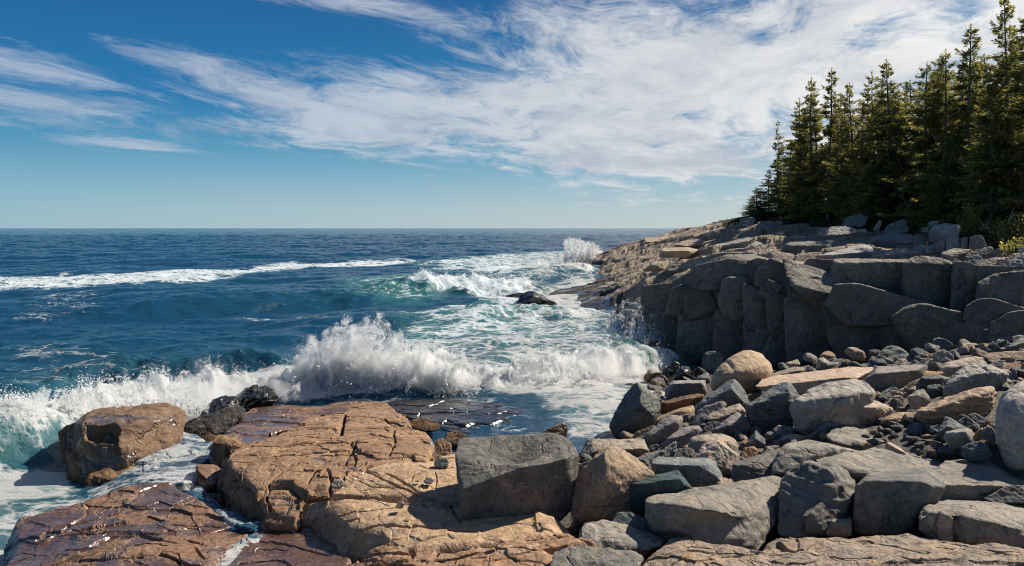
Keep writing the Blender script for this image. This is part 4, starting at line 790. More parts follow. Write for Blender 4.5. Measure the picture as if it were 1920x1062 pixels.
U('K', [(945,735),(1000,680),(1120,610),(1180,610),(1100,740)], 26.6, 'grey tan stone at the right end of the cliff top', 'gtan')
U('K', [(1050,740),(1080,690),(1221,600),(1330,600),(1330,750)], 26, 'large smooth grey stone at the right edge above the cliff', 'grey', p=10)
U('K', [(1150,610),(1170,550),(1230,530),(1330,540),(1320,620)], 27, 'blue grey stone behind the smooth one at the right edge', 'blue')
U('K', [(195,400),(205,365),(240,345),(275,365),(270,405)], 34, 'small pale cube left of the upright grey boulder', sub=4)
U('K', [(268,350),(272,300),(310,290),(375,290),(330,330)], 35, 'pale stone on the turf above the upright grey boulder', sub=4)
U('K', [(120,520),(130,430),(200,415),(260,430),(240,520)], 34, 'weathered grey block left of the upright boulder')
U('K', [(-60,490),(-50,430),(60,415),(130,440),(110,510),(20,520)], 36, 'layered grey block at the foot of the turf')
U('H', [(195,220),(240,178),(380,168),(505,195),(440,228),(250,232)], 44, 'low grey slab lying on the bare slope')
U('H', [(375,170),(400,110),(500,78),(565,108),(530,170)], 47, 'square weathered block on the bare slope below the trees')
U('H', [(475,212),(490,190),(540,185),(560,215)], 41, 'white flat stone shining on the slope', 'pale', sub=4)
U('H', [(590,195),(640,125),(660,130),(635,190),(605,200)], 41, 'pale leaning splinter of rock on the slope', 'pale', sub=4)
U('H', [(665,215),(700,160),(820,115),(855,200),(760,228)], 40, 'knobby grey block left of the upright boulder group')
U('J', [(1295,410),(1310,370),(1420,300),(1480,310),(1500,345),(1490,400),(1400,415)], 41, 'pale ribbed rock leaning on the headland', 'pale', inn=[(1400,345,.1)])
U('J', [(960,250),(965,225),(1010,218),(1060,232),(1000,252)], 62, 'pale grey block perched on the tan headland', 'pale', sub=4)
U('J', [(1420,205),(1425,160),(1445,160),(1440,205)], 66, 'thin pale stone standing under the leftmost trees', 'pale', sub=4)
U('J', [(1440,195),(1470,140),(1540,118),(1600,140),(1590,180),(1500,210)], 66, 'rounded grey brown outcrop under the leftmost trees', 'upper')
U('J', [(1605,150),(1615,118),(1660,122),(1665,155)], 64, 'little pale stone right of the rounded outcrop', 'pale', sub=4)
U('J', [(1270,165),(1290,100),(1330,90),(1400,80),(1430,110),(1380,165)], 74, 'broken grey rock on the skyline under the trees', 'upper')
U('J', [(555,440),(570,385),(700,370),(850,372),(900,390),(830,430),(700,440)], 47, 'dark undercut ledge on the tan headland', 'head', inn=[(600,392,.05),(840,385,.05)], depth=1.3)
U('J', [(420,560),(480,500),(560,478),(645,480),(620,560),(500,565)], 38.5, 'dark square step on the headland above the cove', 'head', inn=[(490,510,.05)], depth=1.2)
U('J', [(610,555),(650,505),(760,470),(830,500),(700,570)], 37.5, 'tan tilted block right of the dark square step', 'head')
U('J', [(700,335),(760,300),(900,280),(960,300),(940,335),(800,345)], 62, 'shadowed rock step high on the headland', 'head', depth=1.3)
U('J', [(1050,370),(1060,335),(1340,270),(1420,280),(1360,350),(1290,400)], 48, 'long dark rock wall below the pale block', 'upper', inn=[(1100,350,.0),(1350,300,0)])
U('J', [(430,310),(418,285),(430,268),(590,262),(640,270),(600,305)], 86, 'far tan shelf ending in a short dark step', 'head', depth=1.5)
U('J', [(60,400),(180,345),(300,320),(420,305),(420,350),(300,375),(140,410)], 92, 'low black tongue of rock at the far point', 'brownwet', depth=1.6)
U('J', [(50,450),(60,415),(200,400),(330,400),(270,430)], 88, 'low wet rock shelf at the far point in white water', 'brownwet', depth=1.6)

# ---------------------------------------------------------------- ledges: plates with a worked top and broken sides
def plate(name, label, cat, out, inner, mat, zb=-.6, lean=.10, cracks=(), rr=.12, amp=.03, M_=760, nr=120, jag=.03, seed=1, cw=.026, cdp=.08, kind=None, steps=(), attrs=None, grooves=.15):
    bd = np.array([G(*q) for q in out]); ins = np.array([G(*q) for q in inner]).reshape(-1, 3)
    f = TPS(np.vstack([bd, ins]), 3e-3)
    seg = np.roll(bd, -1, 0)-bd; L = np.hypot(seg[:, 0], seg[:, 1]); cum = np.concatenate([[0], np.cumsum(L)]); s = np.linspace(0, cum[-1], M_, endpoint=False)
    i = np.clip(np.searchsorted(cum, s, 'right')-1, 0, len(bd)-1); Bd = bd[i, :2]+seg[i, :2]*((s-cum[i])/L[i])[:, None]
    for _ in range(3): Bd = (np.roll(Bd, 1, 0)+2*Bd+np.roll(Bd, -1, 0))/4
    n3 = np.column_stack([Bd, np.full(M_, seed*3.7)])
    Bd = Bd+np.column_stack([fbm(n3*1.7, 5, .6), fbm(n3*1.7+40, 5, .6)])*jag
    A2 = .5*np.sum(Bd[:, 0]*np.roll(Bd[:, 1], -1)-np.roll(Bd[:, 0], -1)*Bd[:, 1]); c = ins[0, :2] if len(ins) else Bd.mean(0)
    rho = np.linspace(0, 1, nr)**.85
    XY = (c+rho[:, None, None]*(Bd-c)[None]).reshape(-1, 2)
    dedge = ((1-rho)[:, None]*np.linalg.norm(Bd-c, axis=1)[None]).ravel()
    p3 = np.column_stack([XY, np.full(len(XY), seed*2.3)])
    cid, ce = worley(XY*np.array([.9, 1.5])+.35*np.column_stack([fbm(p3*.8, 3), fbm(p3*.8+9, 3)])+seed*3.3, seed); c4, e4 = worley(XY*np.array([2.3, 3.4])+.3*np.column_stack([fbm(p3*1.5, 3), fbm(p3*1.5+9, 3)])+seed, seed+5)
    flake = amp*2.4*(cid-.5)*sstep(0, .04, ce)+amp*1.15*(c4-.5)*sstep(0, .05, e4)-amp*.5*np.exp(-(ce/.02)**2)*(cid > .35)
    z = f(XY)+flake+amp*.5*fbm(p3*.9, 2)+amp*.16*fbm(p3*3.1, 2)+amp*.24*fbm(p3*9, 4, .6)-amp*grooves*np.clip(fbm(p3*np.array([1.6, 1.1, 1])+7, 4, .5, ridge=True)-.7, 0, 1)*1.6
    for (line, hh, ww) in steps:      # a riser along a traced line: lower on its right-hand side
        ln = [G(q[0], q[1], q[2])[:2] for q in line]; dd, par = polydist(XY, ln); k = np.clip(par.astype(int), 0, len(ln)-2); a = np.array(ln)[k]; td = np.array(ln)[k+1]-a
        crs = td[:, 0]*(XY[:, 1]-a[:, 1])-td[:, 1]*(XY[:, 0]-a[:, 0]); sd_ = np.where(crs > 0, dd, -dd); z -= hh*(1-sstep(-ww, ww, sd_+.04*fbm(p3*3, 3)))*sstep(1.6, .5, dd)
    wob = np.column_stack([fbm(p3*4, 3), fbm(p3*4+20, 3)])*.016
    for ck in cracks:
        wd, dp, pts = (cw, cdp, ck) if not isinstance(ck[0], (float, int)) else (ck[0], ck[1], ck[2])
        zg = CZ-0; ln = []
        for q in pts:
            zz = float(np.mean(bd[:, 2]))
            for _ in range(4): g = G(q[0], q[1], zz); zz = float(f(g[None, :2])[0])
            ln.append(G(q[0], q[1], zz)[:2])
        dd, _ = polydist(XY+wob, ln); z -= 1.25*dp*np.exp(-(dd/(wd*.72))**4)+dp*.12*np.exp(-(dd/(wd*2.4))**2)
    z -= rr*.7*np.clip(1-dedge/rr, 0, 1)**2
    top = np.column_stack([XY, z]); nw = 34; ez = top[-M_:, 2]; out_n = (Bd-c)/np.linalg.norm(Bd-c, axis=1)[:, None]
    tg = np.roll(Bd, -1, 0)-np.roll(Bd, 1, 0); nn = np.column_stack([tg[:, 1], -tg[:, 0]]); nn /= np.linalg.norm(nn, axis=1)[:, None]; nn *= np.sign(np.sum(nn*out_n, 1))[:, None]+1e-9
    W = []
    for k in range(1, nw+1):
        tt = (k/nw)**1.15; zz = ez+(zb-ez)*tt; q3 = np.column_stack([Bd, zz])
        off = lean*tt*(ez-zb)+.06*fbm(q3*np.array([2.2, 2.2, 3.])+seed, 5, .6)*min(1, k/4)+.03*np.clip(fbm(q3*np.array([3.5, 3.5, .8])+9, 3, .5, ridge=True), -1, .6)*min(1, k/4)
        sc_ = np.arange(M_)/M_*cum[-1]; bi, be = worley(np.column_stack([sc_*1.7, zz*2.3])+.25*fbm(q3*2, 3)[:, None], seed+9); off = off+((bi-.5)*.16-.05*np.exp(-(be/.06)**2))*min(1, k/3)
        W.append(np.column_stack([Bd+nn*off[:, None], zz]))
    V = np.vstack([top]+W); n = nr+nw
    a = np.arange((n-1)*M_).reshape(n-1, M_); a2 = np.roll(a, -1, 1); F = np.stack([a, a+M_, a2+M_, a2], -1).reshape(-1, 4)
    if A2 > 0: F = F[:, ::1]
    else: F = F[:, ::-1]
    o = np.array([c[0], c[1], zb]); ob = link(name, mesh_from(name, V-o, F, mat), o); tag(ob, label, cat, None, kind); ob['_c'] = 0; del ob['_c']
    return ob, f
def fx(fr, pts): return [(*px_of(fr, q), *q[2:]) for q in pts]
# wet foreground slab, lower left
plate('rock_ledge', 'wide wet red brown slab with foam puddles at lower left', 'rock ledge',
  fx('E', [(85,812,.55),(160,790,.58),(260,760,.6),(400,722,.62),(520,672,.64),(650,625,.66),(760,598,.66),(950,588,.62),(1010,640,.6),(1080,680,.56),(1200,760,.52),(1330,830,.5),(1420,862,.5),(1340,930,.52),(1240,1010,.56),(1130,1080,.62),(1100,1200,.7),(900,1500,.9),(300,1600,.9),(-150,1300,.6),(-60,1150,.45),(20,1060,.45),(60,960,.5)]),
  fx('E', [(700,850,.68),(400,900,.62),(900,1000,.74),(600,1100,.8),(1000,780,.62)]), M['wet'], zb=-.5, amp=.035, seed=3, M_=1200, nr=230, lean=.16,
  cracks=[fx('E', [(370,850),(480,820),(640,770)]), (.05, .05, fx('E', [(215,930),(260,890),(400,872),(520,880),(700,870),(760,905),(880,940)])), fx('E', [(1040,915),(1150,870),(1260,840)]), fx('E', [(780,820),(1000,830),(1200,835)]),
          (.04, .07, fx('E', [(980,915),(1060,960),(1110,1040)])), fx('E', [(640,990),(800,960),(1000,975)]), fx('E', [(430,1040),(600,1040),(780,1030)])],
  steps=[(fx('E', [(1120,1062,.65),(1060,950,.65),(900,915,.65),(700,890,.65),(400,870,.6),(215,930,.6),(40,1040,.5)])[::-1], -.07, .05)])
# orange ledge
plate('rock_ledge', 'cracked orange tan granite ledge running out to a point in the wash', 'rock ledge',
  fx('', [(680,749,.5),(725,755,.55),(768,786,.6),(760,800,.7),(800,809,.85),(816,828,.98),(812,850,1.05),(803,866,1.06),(768,866,1.08),(725,866,1.08),(690,872,1.08),(684,884,1.06),(655,894,1.05),(634,906,1.04),(612,914,1.02),(590,918,1.0),(572,928,.97),(552,950,.92),(522,952,.88),(500,940,.9),(484,920,.95),(452,896,.98),(428,874,.98),(424,860,.95),(440,842,.9),(462,833,.87),(500,821,.8),(550,800,.72),(587,784,.66),(616,779,.62),(642,776,.58),(660,762,.52)]),
  fx('', [(640,840,1.06),(720,820,1.05),(560,860,1.08),(690,775,.74),(500,875,1.02),(780,840,1.06)]), M['tan'], zb=-.3, amp=.03, seed=5, M_=1500, nr=270, lean=.06, rr=.10,
  cracks=[(.045, .16, [(647,778),(645,790),(642,800),(640,815)]), [(640,815),(625,822),(600,822),(560,818),(520,820)], [(700,800),(718,802),(728,808),(712,815),(690,822),(660,828),(635,836),(615,846)], [(740,806),(738,815),(742,830),(735,842),(730,855)],
          [(690,823),(740,822),(790,822)], [(668,832),(655,850),(648,868),(640,880)], [(630,848),(600,872),(585,888),(578,905)], [(560,864),(520,892),(495,910),(470,918)], [(600,850),(640,850),(690,848)], [(575,850),(540,870),(505,880)],
          [(690,795),(720,788),(750,800)], [(484,918),(510,906),(545,906),(570,926)], (.04, .08, [(690,872),(672,882),(650,884),(640,900)]), [(505,905),(500,920),(508,938)], [(660,845),(668,858),(664,872)], [(614,880),(622,900),(618,912)]],
  steps=[([(575,928,.95),(545,907,.97),(510,906,.97),(484,918,.95)][::-1], .10, .05)])
# sandy shelf in front of it
plate('rock_ledge', 'smooth pale sandy shelf between the orange ledge and the black block', 'rock ledge',
  fx('F', [(575,500,1.0),(650,470,1.04),(700,452,1.06),(830,446,1.05),(975,440,1.0),(1060,415,.95),(1130,400,.95),(1300,420,1.05),(1400,560,1.1),(1300,700,1.08),(1130,676,1.05),(1000,690,1.0),(900,672,1.0),(760,668,.98),(700,664,.97),(520,658,.96),(360,654,.94),(380,632,.95),(440,600,.97),(500,545,.99)]),
  fx('F', [(850,560,1.10),(650,560,1.08),(1050,560,1.08)]), M['sand'], zb=.2, amp=.02, seed=8, nr=190, M_=1000, rr=.1, grooves=.1,
  cracks=[(.025, .04, fx('F', [(575,505),(680,560),(760,600),(860,640),(980,675)])), (.025, .04, fx('F', [(690,520),(800,580),(930,660)])), (.012, .03, fx('F', [(970,560),(1030,530),(1095,508)])), (.012, .03, fx('F', [(960,610),(1040,570),(1110,530)])), (.015, .03, fx('F', [(540,560),(600,600),(700,610),(790,605)]))])
plate('rock_ledge', 'lower tan shelf with a rounded left end and the black block shadow', 'rock ledge',
  fx('F', [(205,690,.85),(240,664,.93),(300,656,.97),(360,656,1.),(520,664,1.),(730,668,1.0),(1000,690,1.0),(1200,690,1.05),(1500,700,1.05),(1720,780,1.05),(1700,880,1.05),(1500,915,1.02),(1250,955,.98),(950,975,.95),(830,990,.9),(640,930,.86),(500,900,.84),(440,880,.8),(380,850,.76),(260,830,.62),(150,840,.5),(140,790,.6),(165,740,.75)]),
  fx('F', [(700,780,1.04),(400,720,1.04),(1000,830,1.02),(1400,830,1.04),(560,830,.96)]), M['sand'], zb=.0, amp=.025, seed=12, nr=220, M_=1200, rr=.2, lean=.15,
  cracks=[(.03, .06, fx('F', [(240,690),(320,740),(350,770),(380,830)])), fx('F', [(850,815),(950,830),(1150,838),(1250,835)]), (.03, .05, fx('F', [(490,880),(560,860),(650,835),(750,820),(850,825)])), fx('F', [(870,680),(910,700),(940,725)]), fx('F', [(1070,690),(1090,740),(1130,790)])])
plate('rock_ledge', 'brown layered ledge cut by the bottom edge left of centre', 'rock ledge',
  fx('F', [(480,1010,.55),(510,950,.7),(530,890,.78),(600,862,.82),(680,845,.86),(780,838,.9),(900,842,.95),(935,880,.96),(950,945,.97),(1100,950,1.0),(1300,925,1.04),(1520,880,1.06),(1740,850,1.06),(1900,880,1.1),(2000,1200,1.2),(1700,1700,1.3),(900,1900,1.2),(500,1500,.9),(440,1200,.65),(440,1080,.55)]),
  fx('F', [(1100,1100,1.1),(750,930,.94),(700,1050,.95),(1500,980,1.1),(1200,1350,1.2)]), M['tan'], zb=-.1, amp=.04, seed=15, nr=240, M_=1200, rr=.08, lean=.12, grooves=.4,
  cracks=[(.04, .09, fx('F', [(640,860),(690,890),(780,880),(850,870),(900,850)])), (.03, .07, fx('F', [(800,890),(830,930),(855,975),(840,1000)])), (.035, .08, fx('F', [(500,1000),(600,985),(700,975),(840,965)])), (.03, .06, fx('F', [(900,1010),(1100,985),(1260,960),(1400,950)])), (.03, .06, fx('F', [(540,1010),(700,1030),(850,1040)])),
          (.03, .06, fx('F', [(1100,1050),(1350,1020),(1600,970),(1739,960)])), (.025, .05, fx('F', [(1520,900),(1600,890),(1700,880)])), fx('F', [(900,1040),(960,1000),(1000,960)])],
  steps=[(fx('F', [(1740,950,1.0),(1400,975,1.0),(1000,1015,1.0),(700,1040,.9),(500,1060,.8)]), .05, .05)])
# bottom right tan slab
plate('rock_ledge', 'tan and ochre streaked ledge along the bottom right corner', 'rock ledge',
  fx('D', [(-160,960,1.0),(-60,870,1.05),(0,822,1.08),(200,815,1.1),(400,822,1.12),(600,818,1.14),(800,806,1.16),(930,796,1.18),(1010,800,1.18),(1090,825,1.17),(1300,860,1.17),(1560,885,1.18),(1900,905,1.2),(2400,1000,1.25),(2400,1900,1.4),(900,2100,1.4),(0,1500,1.25),(-200,1150,1.1)]),
  fx('D', [(900,1200,1.3),(500,960,1.22),(1300,980,1.25),(200,950,1.16)]), M['slabtan'], zb=.3, amp=.035, seed=19, nr=240, M_=1300, rr=.07, grooves=.5, lean=.1,
  cracks=[(.02, .05, fx('D', [(580,870),(700,890),(850,920),(1000,950),(1150,975)])), (.02, .05, fx('D', [(140,830),(150,860),(190,865),(230,880)])), (.02, .05, fx('D', [(250,1000),(500,1000),(700,1010)])), (.02, .04, fx('D', [(900,1000),(1000,1030),(1060,1030)])), (.02, .04, fx('D', [(1200,900),(1400,930),(1600,950),(1865,960)])), (.05, .12, fx('D', [(0,890),(60,950),(90,960),(200,965),(270,960)]))])
plate('rock_ledge', 'flat tan brown ledge left of the ochre streaked one at the bottom', 'rock ledge',
  fx('C', [(700,1180,.95),(790,1062,.98),(840,1010,1.0),(910,950,1.02),(960,905,1.03),(1030,868,1.05),(1150,858,1.06),(1350,890,1.08),(1640,930,1.1),(1865,985,1.1),(1990,1040,1.1),(1950,1200,1.1),(1600,1600,1.25),(900,1700,1.2)]),
  fx('C', [(1300,1100,1.12),(1150,950,1.1),(1600,1050,1.12)]), M['slabtan'], zb=.3, amp=.03, seed=23, nr=200, M_=1100, rr=.06, grooves=.4,
  cracks=[(.02, .05, fx('C', [(1180,925),(1280,940),(1400,955)])), (.02, .05, fx('C', [(1400,970),(1550,980),(1700,975)])), (.02, .05, fx('C', [(780,1060),(850,990),(920,970)])), (.02, .05, fx('C', [(1150,1000),(1060,1050),(1040,1090)]))])
plate('rock_ledge', 'wet red brown shelf with a thin film of water right of the foam cleft', 'rock ledge',
  fx('', [(470,1000,.52),(500,975,.53),(535,960,.56),(575,975,.56),(640,995,.58),(668,1030,.62),(640,1085,.68),(600,1250,.8),(380,1300,.75),(395,1120,.68),(430,1060,.6),(450,1028,.54)]),
  fx('', [(540,1030,.60)]), M['wet'], zb=-.3, amp=.03, seed=29, nr=140, M_=800, rr=.06, lean=.12, cracks=[fx('', [(480,1010),(540,1020),(620,1040)]), fx('', [(450,1060),(520,1050),(560,1070)])])
plate('rock_ledge', 'dark drowned shelf barely clear of the water behind the orange ledge', 'rock ledge',
  fx('', [(700,758,.05),(780,750,.08),(870,748,.06),(960,758,.03),(1030,778,.0),(1050,800,-.03),(960,815,-.02),(880,815,.04),(820,800,.10),(760,780,.12)]),
  fx('', [(850,775,.10),(960,785,.05)]), M['wetgrey'], zb=-.5, amp=.03, seed=37, nr=120, M_=700, rr=.05, lean=.3, jag=.12)
# low wet terraces left of the orange ledge
plate('rock_ledge', 'wet blue shining step beside the orange ledge', 'rock ledge',
  fx('I', [(335,560,.60),(360,508,.64),(520,480,.62),(640,500,.6),(850,492,.58),(900,500,.58),(1100,440,.5),(1260,400,.44),(1400,310,.40),(1660,280,.4),(1760,160,.34),(1620,180,.30),(1300,215,.30),(1000,205,.30),(860,215,.34),(680,260,.38),(560,310,.4),(600,360,.44),(470,440,.5),(440,470,.52)][::-1] + [(400,600,.62),(480,610,.64),(640,620,.66),(760,600,.66),(880,520,.62)]),
  fx('I', [(900,350,.44),(600,540,.62)]), M['wet'], zb=-.5, amp=.02, seed=27, nr=110, M_=800, rr=.05, lean=.05)
rock('I', [(312,720,.2),(325,600,.5),(360,508,.7),(480,520,.9),(660,615,.8),(640,640,.6),(450,720,.3),(400,850,0),(360,790,.1)], [(460,600,.0),(345,560,.3)], 'brownwet', 'dark wedge of the wet step facing the channel', Y=yz(884, .25), p=30, sub=6, name='rock_block', cat='rock', rough=.015, depth=.8)
rock('I', [(135,1000,.1),(140,880,.3),(160,800,.7),(330,800,1.),(430,880,.9),(440,1000,.6),(420,1062,.3),(340,1062,.1)], [(180,880,.1),(330,1000,.0)], 'wet', 'small wet block with a rusty puddle below the orange ledge', Y=yz(920, .32), p=28, sub=6, name='rock_block', cat='rock', rough=.015, depth=.9)
rock('I', [(105,745),(150,715),(300,665),(318,690),(300,715),(200,740)], (), 'black', 'thin black flake lying in the foam channel', Y=yz(861, .35), p=18, name='rock_block', cat='rock', depth=1.2)
# black rocks at the back of the channel
rock('I', [(195,310,.3),(215,260),(290,195),(330,150),(420,120),(560,125),(570,200),(540,260),(400,320),(230,365),(180,360)], [(420,250,0)], 'black', 'glossy black rock sprinkled with drips', Y=yz(795, .15), p=24, sub=6, chips=8, strata=.5, name='rock_block', cat='rock', rough=.05, depth=1.0)
rock('I', [(540,120),(640,50),(740,12),(860,22),(915,70),(960,130),(950,180),(840,190),(780,230),(640,290),(570,200)], [(700,120,.1),(800,140,0)], 'black', 'highest glossy black rock at the edge of the white wash', Y=yz(772, .2), p=26, sub=6, chips=8, strata=.5, name='rock_block', cat='rock', rough=.06, depth=1.0)
rock('I', [(-10,440,.2),(60,375,.5),(200,350,.7),(400,290,.8),(560,200,.9),(640,240,.8),(600,360,.5),(440,440,.2),(330,510,.0),(200,470,0),(40,500,0)], [(300,400,.05)], 'black', 'long black slanting rock above the foam channel', Y=yz(816, .2), p=18, sub=6, name='rock_block', cat='rock', rough=.04, depth=.9)
rock('I', [(100,520),(180,470),(240,460),(350,520),(330,590),(210,540)], (), 'brownwet', 'small brown rock at the top of the foam channel', Y=yz(831, .3), p=14, name='rock_block', cat='rock')
# stack at the left
st = empty('sea_stack', (-7.4, 13.8, 0)); tag(st, 'square brown rock stack battered by the breaker at left', 'rock stack')
def T(out, Y, inn=(), **k):
    k.setdefault('p', 30); k.setdefault('rough', .035); k.setdefault('mat', 'brownwet'); k.setdefault('chips', 4); rock('E', out, inn, Y=Y, name='rock_block', parent=st, sub=6, **k)
T([(400,470,.2),(395,300,.5),(450,240,.8),(600,190,1.),(860,168,1.1),(1000,200,1.),(1028,245,.8),(1000,400,.6),(880,500,.3),(700,540,.1),(560,560,.05)], 13.3, inn=[(445,290,.1),(640,260,.15),(650,400,.0),(460,390,.0)], depth=1.1, p=26, dents=((545,345,.05,(.33,.4,.22),.30),(640,330,.05,(.04,.4,.5),.10),(815,330,.2,(.05,.5,.5),.10)), mat='brown2')
T([(375,690,.2),(360,420,.5),(440,390,.5),(560,410,.4),(580,530,.2),(590,600,.1),(480,680,.0)], 13.0, depth=1.2, p=26)
T([(560,410,.3),(680,395,.6),(760,430,.6),(700,480,.3),(570,545,.1)], 13.15, depth=1.0)
T([(470,560,.1),(580,530,.4),(690,490,.6),(740,500,.6),(640,580,.2),(520,690,.0),(430,700,0)], 12.9, depth=1.0)
T([(340,460),(320,330),(360,290),(420,270),(420,470)], 13.9, depth=1.)
# ---------------------------------------------------------------- spruce wood on the headland
def mat_leaf(name, dark, light, tip, trans=.28):
    m, t, out = new_mat(name); tc = t.node('ShaderNodeTexCoord').outputs['Object']; r = t.node('ShaderNodeObjectInfo').outputs['Random']
    a = t.noise(t.vmath('ADD', tc, t.vmath('SCALE', (31., 17, 5), r)), 1.1, 4); b = t.node('ShaderNodeAttribute', attribute_name='tone').outputs['Fac']
    c = t.mix(t.ramp(a, .35, .65), dark, light); c = t.mix(t.math('MULTIPLY', t.ramp(b, .55, 1.), .8), c, tip)
    d = t.node('ShaderNodeBsdfPrincipled'); t.put(d.inputs['Base Color'], c); d.inputs['Roughness'].default_value = .65; d.inputs['Specular IOR Level'].default_value = .25
    tr = t.node('ShaderNodeBsdfTranslucent'); t.put(tr.inputs[0], t.mix(1., c, (1.6, 1.5, .9), 'MULTIPLY')); x = t.node('ShaderNodeMixShader'); x.inputs[0].default_value = trans
    t.l.new(d.outputs[0], x.inputs[1]); t.l.new(tr.outputs[0], x.inputs[2]); t.l.new(x.outputs[0], out.inputs[0]); return m
M['needle'] = mat_leaf('spruce_needles', (.088, .104, .05), (.135, .148, .062), (.42, .33, .11), .58)  # third colour puts yellow sunlight into the branch ends
M['shrub'] = mat_leaf('shrub_leaves', (.045, .05, .02), (.08, .075, .028), (.14, .10, .04))
M['bright'] = mat_leaf('yellow_green_leaves', (.12, .14, .03), (.19, .19, .045), (.34, .28, .07), .45)
M['bark'] = mat_rock('spruce_bark', (.12, .10, .085), (.085, .07, .06), (.16, .14, .12), crack=0, speck=.3, bump=1.)
M['deadwood'] = mat_rock('dead_grey_wood', (.30, .28, .26), (.22, .2, .18), (.36, .33, .3), crack=0, speck=.2)
def tubes(paths, sides=5):
    """paths: list of (points (k,3), radii (k))"""
    V, F, n = [], [], 0
    an = np.linspace(0, 2*np.pi, sides, endpoint=False)
    for pts, rad in paths:
        k = len(pts); d = np.gradient(pts, axis=0); d /= np.linalg.norm(d, axis=1)[:, None]+1e-9
        ref = np.where(np.abs(d[:, 2:3]) > .9, [[1., 0, 0]], [[0, 0, 1.]]); a = np.cross(d, ref); a /= np.linalg.norm(a, axis=1)[:, None]; b = np.cross(d, a)
        V.append((pts[:, None]+rad[:, None, None]*(np.cos(an)[None, :, None]*a[:, None]+np.sin(an)[None, :, None]*b[:, None])).reshape(-1, 3))
        i = np.arange((k-1)*sides).reshape(k-1, sides); j = np.roll(i, -1, 1); F.append(np.stack([i, j, j+sides, i+sides], -1).reshape(-1, 4)+n); n += k*sides
    return np.vstack(V), np.vstack(F)
def blades(p, d, ln, wd, rs, flat=.5):
    """leaf-like four-point blades at p along d"""
    n = len(p); r = rs.normal(size=(n, 3)); r[:, 2] *= (1-flat); s = np.cross(d, np.cross(d, r)+rs.normal(size=(n, 3))*.35); s /= np.linalg.norm(s, axis=1)[:, None]+1e-9
    V = np.stack([p, p+d*ln[:, None]*.45+s*wd[:, None], p+d*ln[:, None], p+d*ln[:, None]*.45-s*wd[:, None]], 1).reshape(-1, 3)
    return V, np.arange(4*n).reshape(n, 4)
def spruce(seed, h=12., Rm=2.1, bare=.10, open_=.0):
    rs = np.random.RandomState(seed); lean = rs.normal(size=2)*.02
    def axis(z): return np.column_stack([lean[0]*z+.05*np.sin(z*.6+seed), lean[1]*z+.05*np.cos(z*.5+seed), z])
    zt = np.linspace(-.6, h*.985, 24); paths = [(axis(zt), .15*(h/12)*np.clip(1-zt/h, .02, 1.2)**.85+.008)]
    PB, DB, LB, TB = [], [], [], []
    z = h*bare*.4
    while z < h*.985:
        q = z/h; Rz = Rm*(1-q)**.72*(.55+.45*min(1, q/.22)); nb = rs.randint(5, 8) if q < .9 else 4
        for k in range(nb):
            if rs.rand() < .16+open_*.3: continue
            L = max(.16, 1.3*Rz*rs.uniform(.3, 1.2)); phi = rs.uniform(0, 2*np.pi); e = R(-24+58*q**2.2+rs.normal()*7); zz = z+rs.uniform(-.26, .26)
            dead = q < bare and rs.rand() < .75
            s = np.linspace(0, 1, 7); rad = s*L; up = np.tan(e)*rad-.10*L*np.sin(s*np.pi)*(1-q)+.08*L*s**3
            b0 = axis(np.array([zz]))[0]; pts = b0+np.column_stack([np.cos(phi)*rad, np.sin(phi)*rad, up]); paths.append((pts, .022*(h/12)*(1-.85*s)*(1.2-q)+.004))
            if dead: continue
            n = int((52+92*L)*(1 if q < .75 else .6)*(1-.3*open_)); u = rs.rand(n)**.75*.93+.07; f = u*6; i = np.minimum(f.astype(int), 5); fr = (f-i)[:, None]; c = pts[i]*(1-fr)+pts[i+1]*fr; bd = pts[i+1]-pts[i]; bd /= np.linalg.norm(bd, axis=1)[:, None]
            side = np.array([-np.sin(phi), np.cos(phi), 0]); w = rs.uniform(-1, 1, n); lat = w*(.05+.26*L*(1-u*.75))
            p = c+side*lat[:, None]; p[:, 2] += -np.abs(lat)*.25+rs.normal(size=n)*.06-.04
            d = bd+side*(np.sign(w)*rs.uniform(.3, 1.1, n))[:, None]+rs.normal(size=(n, 3))*.22; d[:, 2] -= .32*(1-.7*q); d /= np.linalg.norm(d, axis=1)[:, None]
            PB.append(p); DB.append(d); LB.append(rs.uniform(.14, .31, n)*(.75+.35*(1-q))); TB.append(np.clip(rs.rand(n)*.75+.35*u-.1, 0, 1))
        z += h*rs.uniform(.024, .044)
    n = 26; PB.append(axis(np.linspace(h*.93, h, n))); dd = rs.normal(size=(n, 3))*.5; dd[:, 2] += .9; DB.append(dd/np.linalg.norm(dd, axis=1)[:, None]); LB.append(rs.uniform(.12, .22, n)); TB.append(rs.rand(n))
    ln = np.concatenate(LB); V, F = blades(np.vstack(PB), np.vstack(DB), ln, ln*.11+.010, rs, .55)
    crown = mesh_from('crown', V, F, M['needle'], False, {'tone': np.repeat(np.concatenate(TB), 4)})
    tv, tf = tubes(paths); trunk = mesh_from('trunk', tv, tf, M['bark'])
    return trunk, crown
KINDS = [spruce(11, 12, 1.75, .14), spruce(12, 12, 2.1, .10), spruce(13, 12, 1.55, .22, .35), spruce(14, 12, 2.3, .08), spruce(15, 12, 1.5, .1, .6), spruce(16, 12, 1.9, .3, .2), spruce(17, 12, 2.0, .12, .3)]
trunkx = []
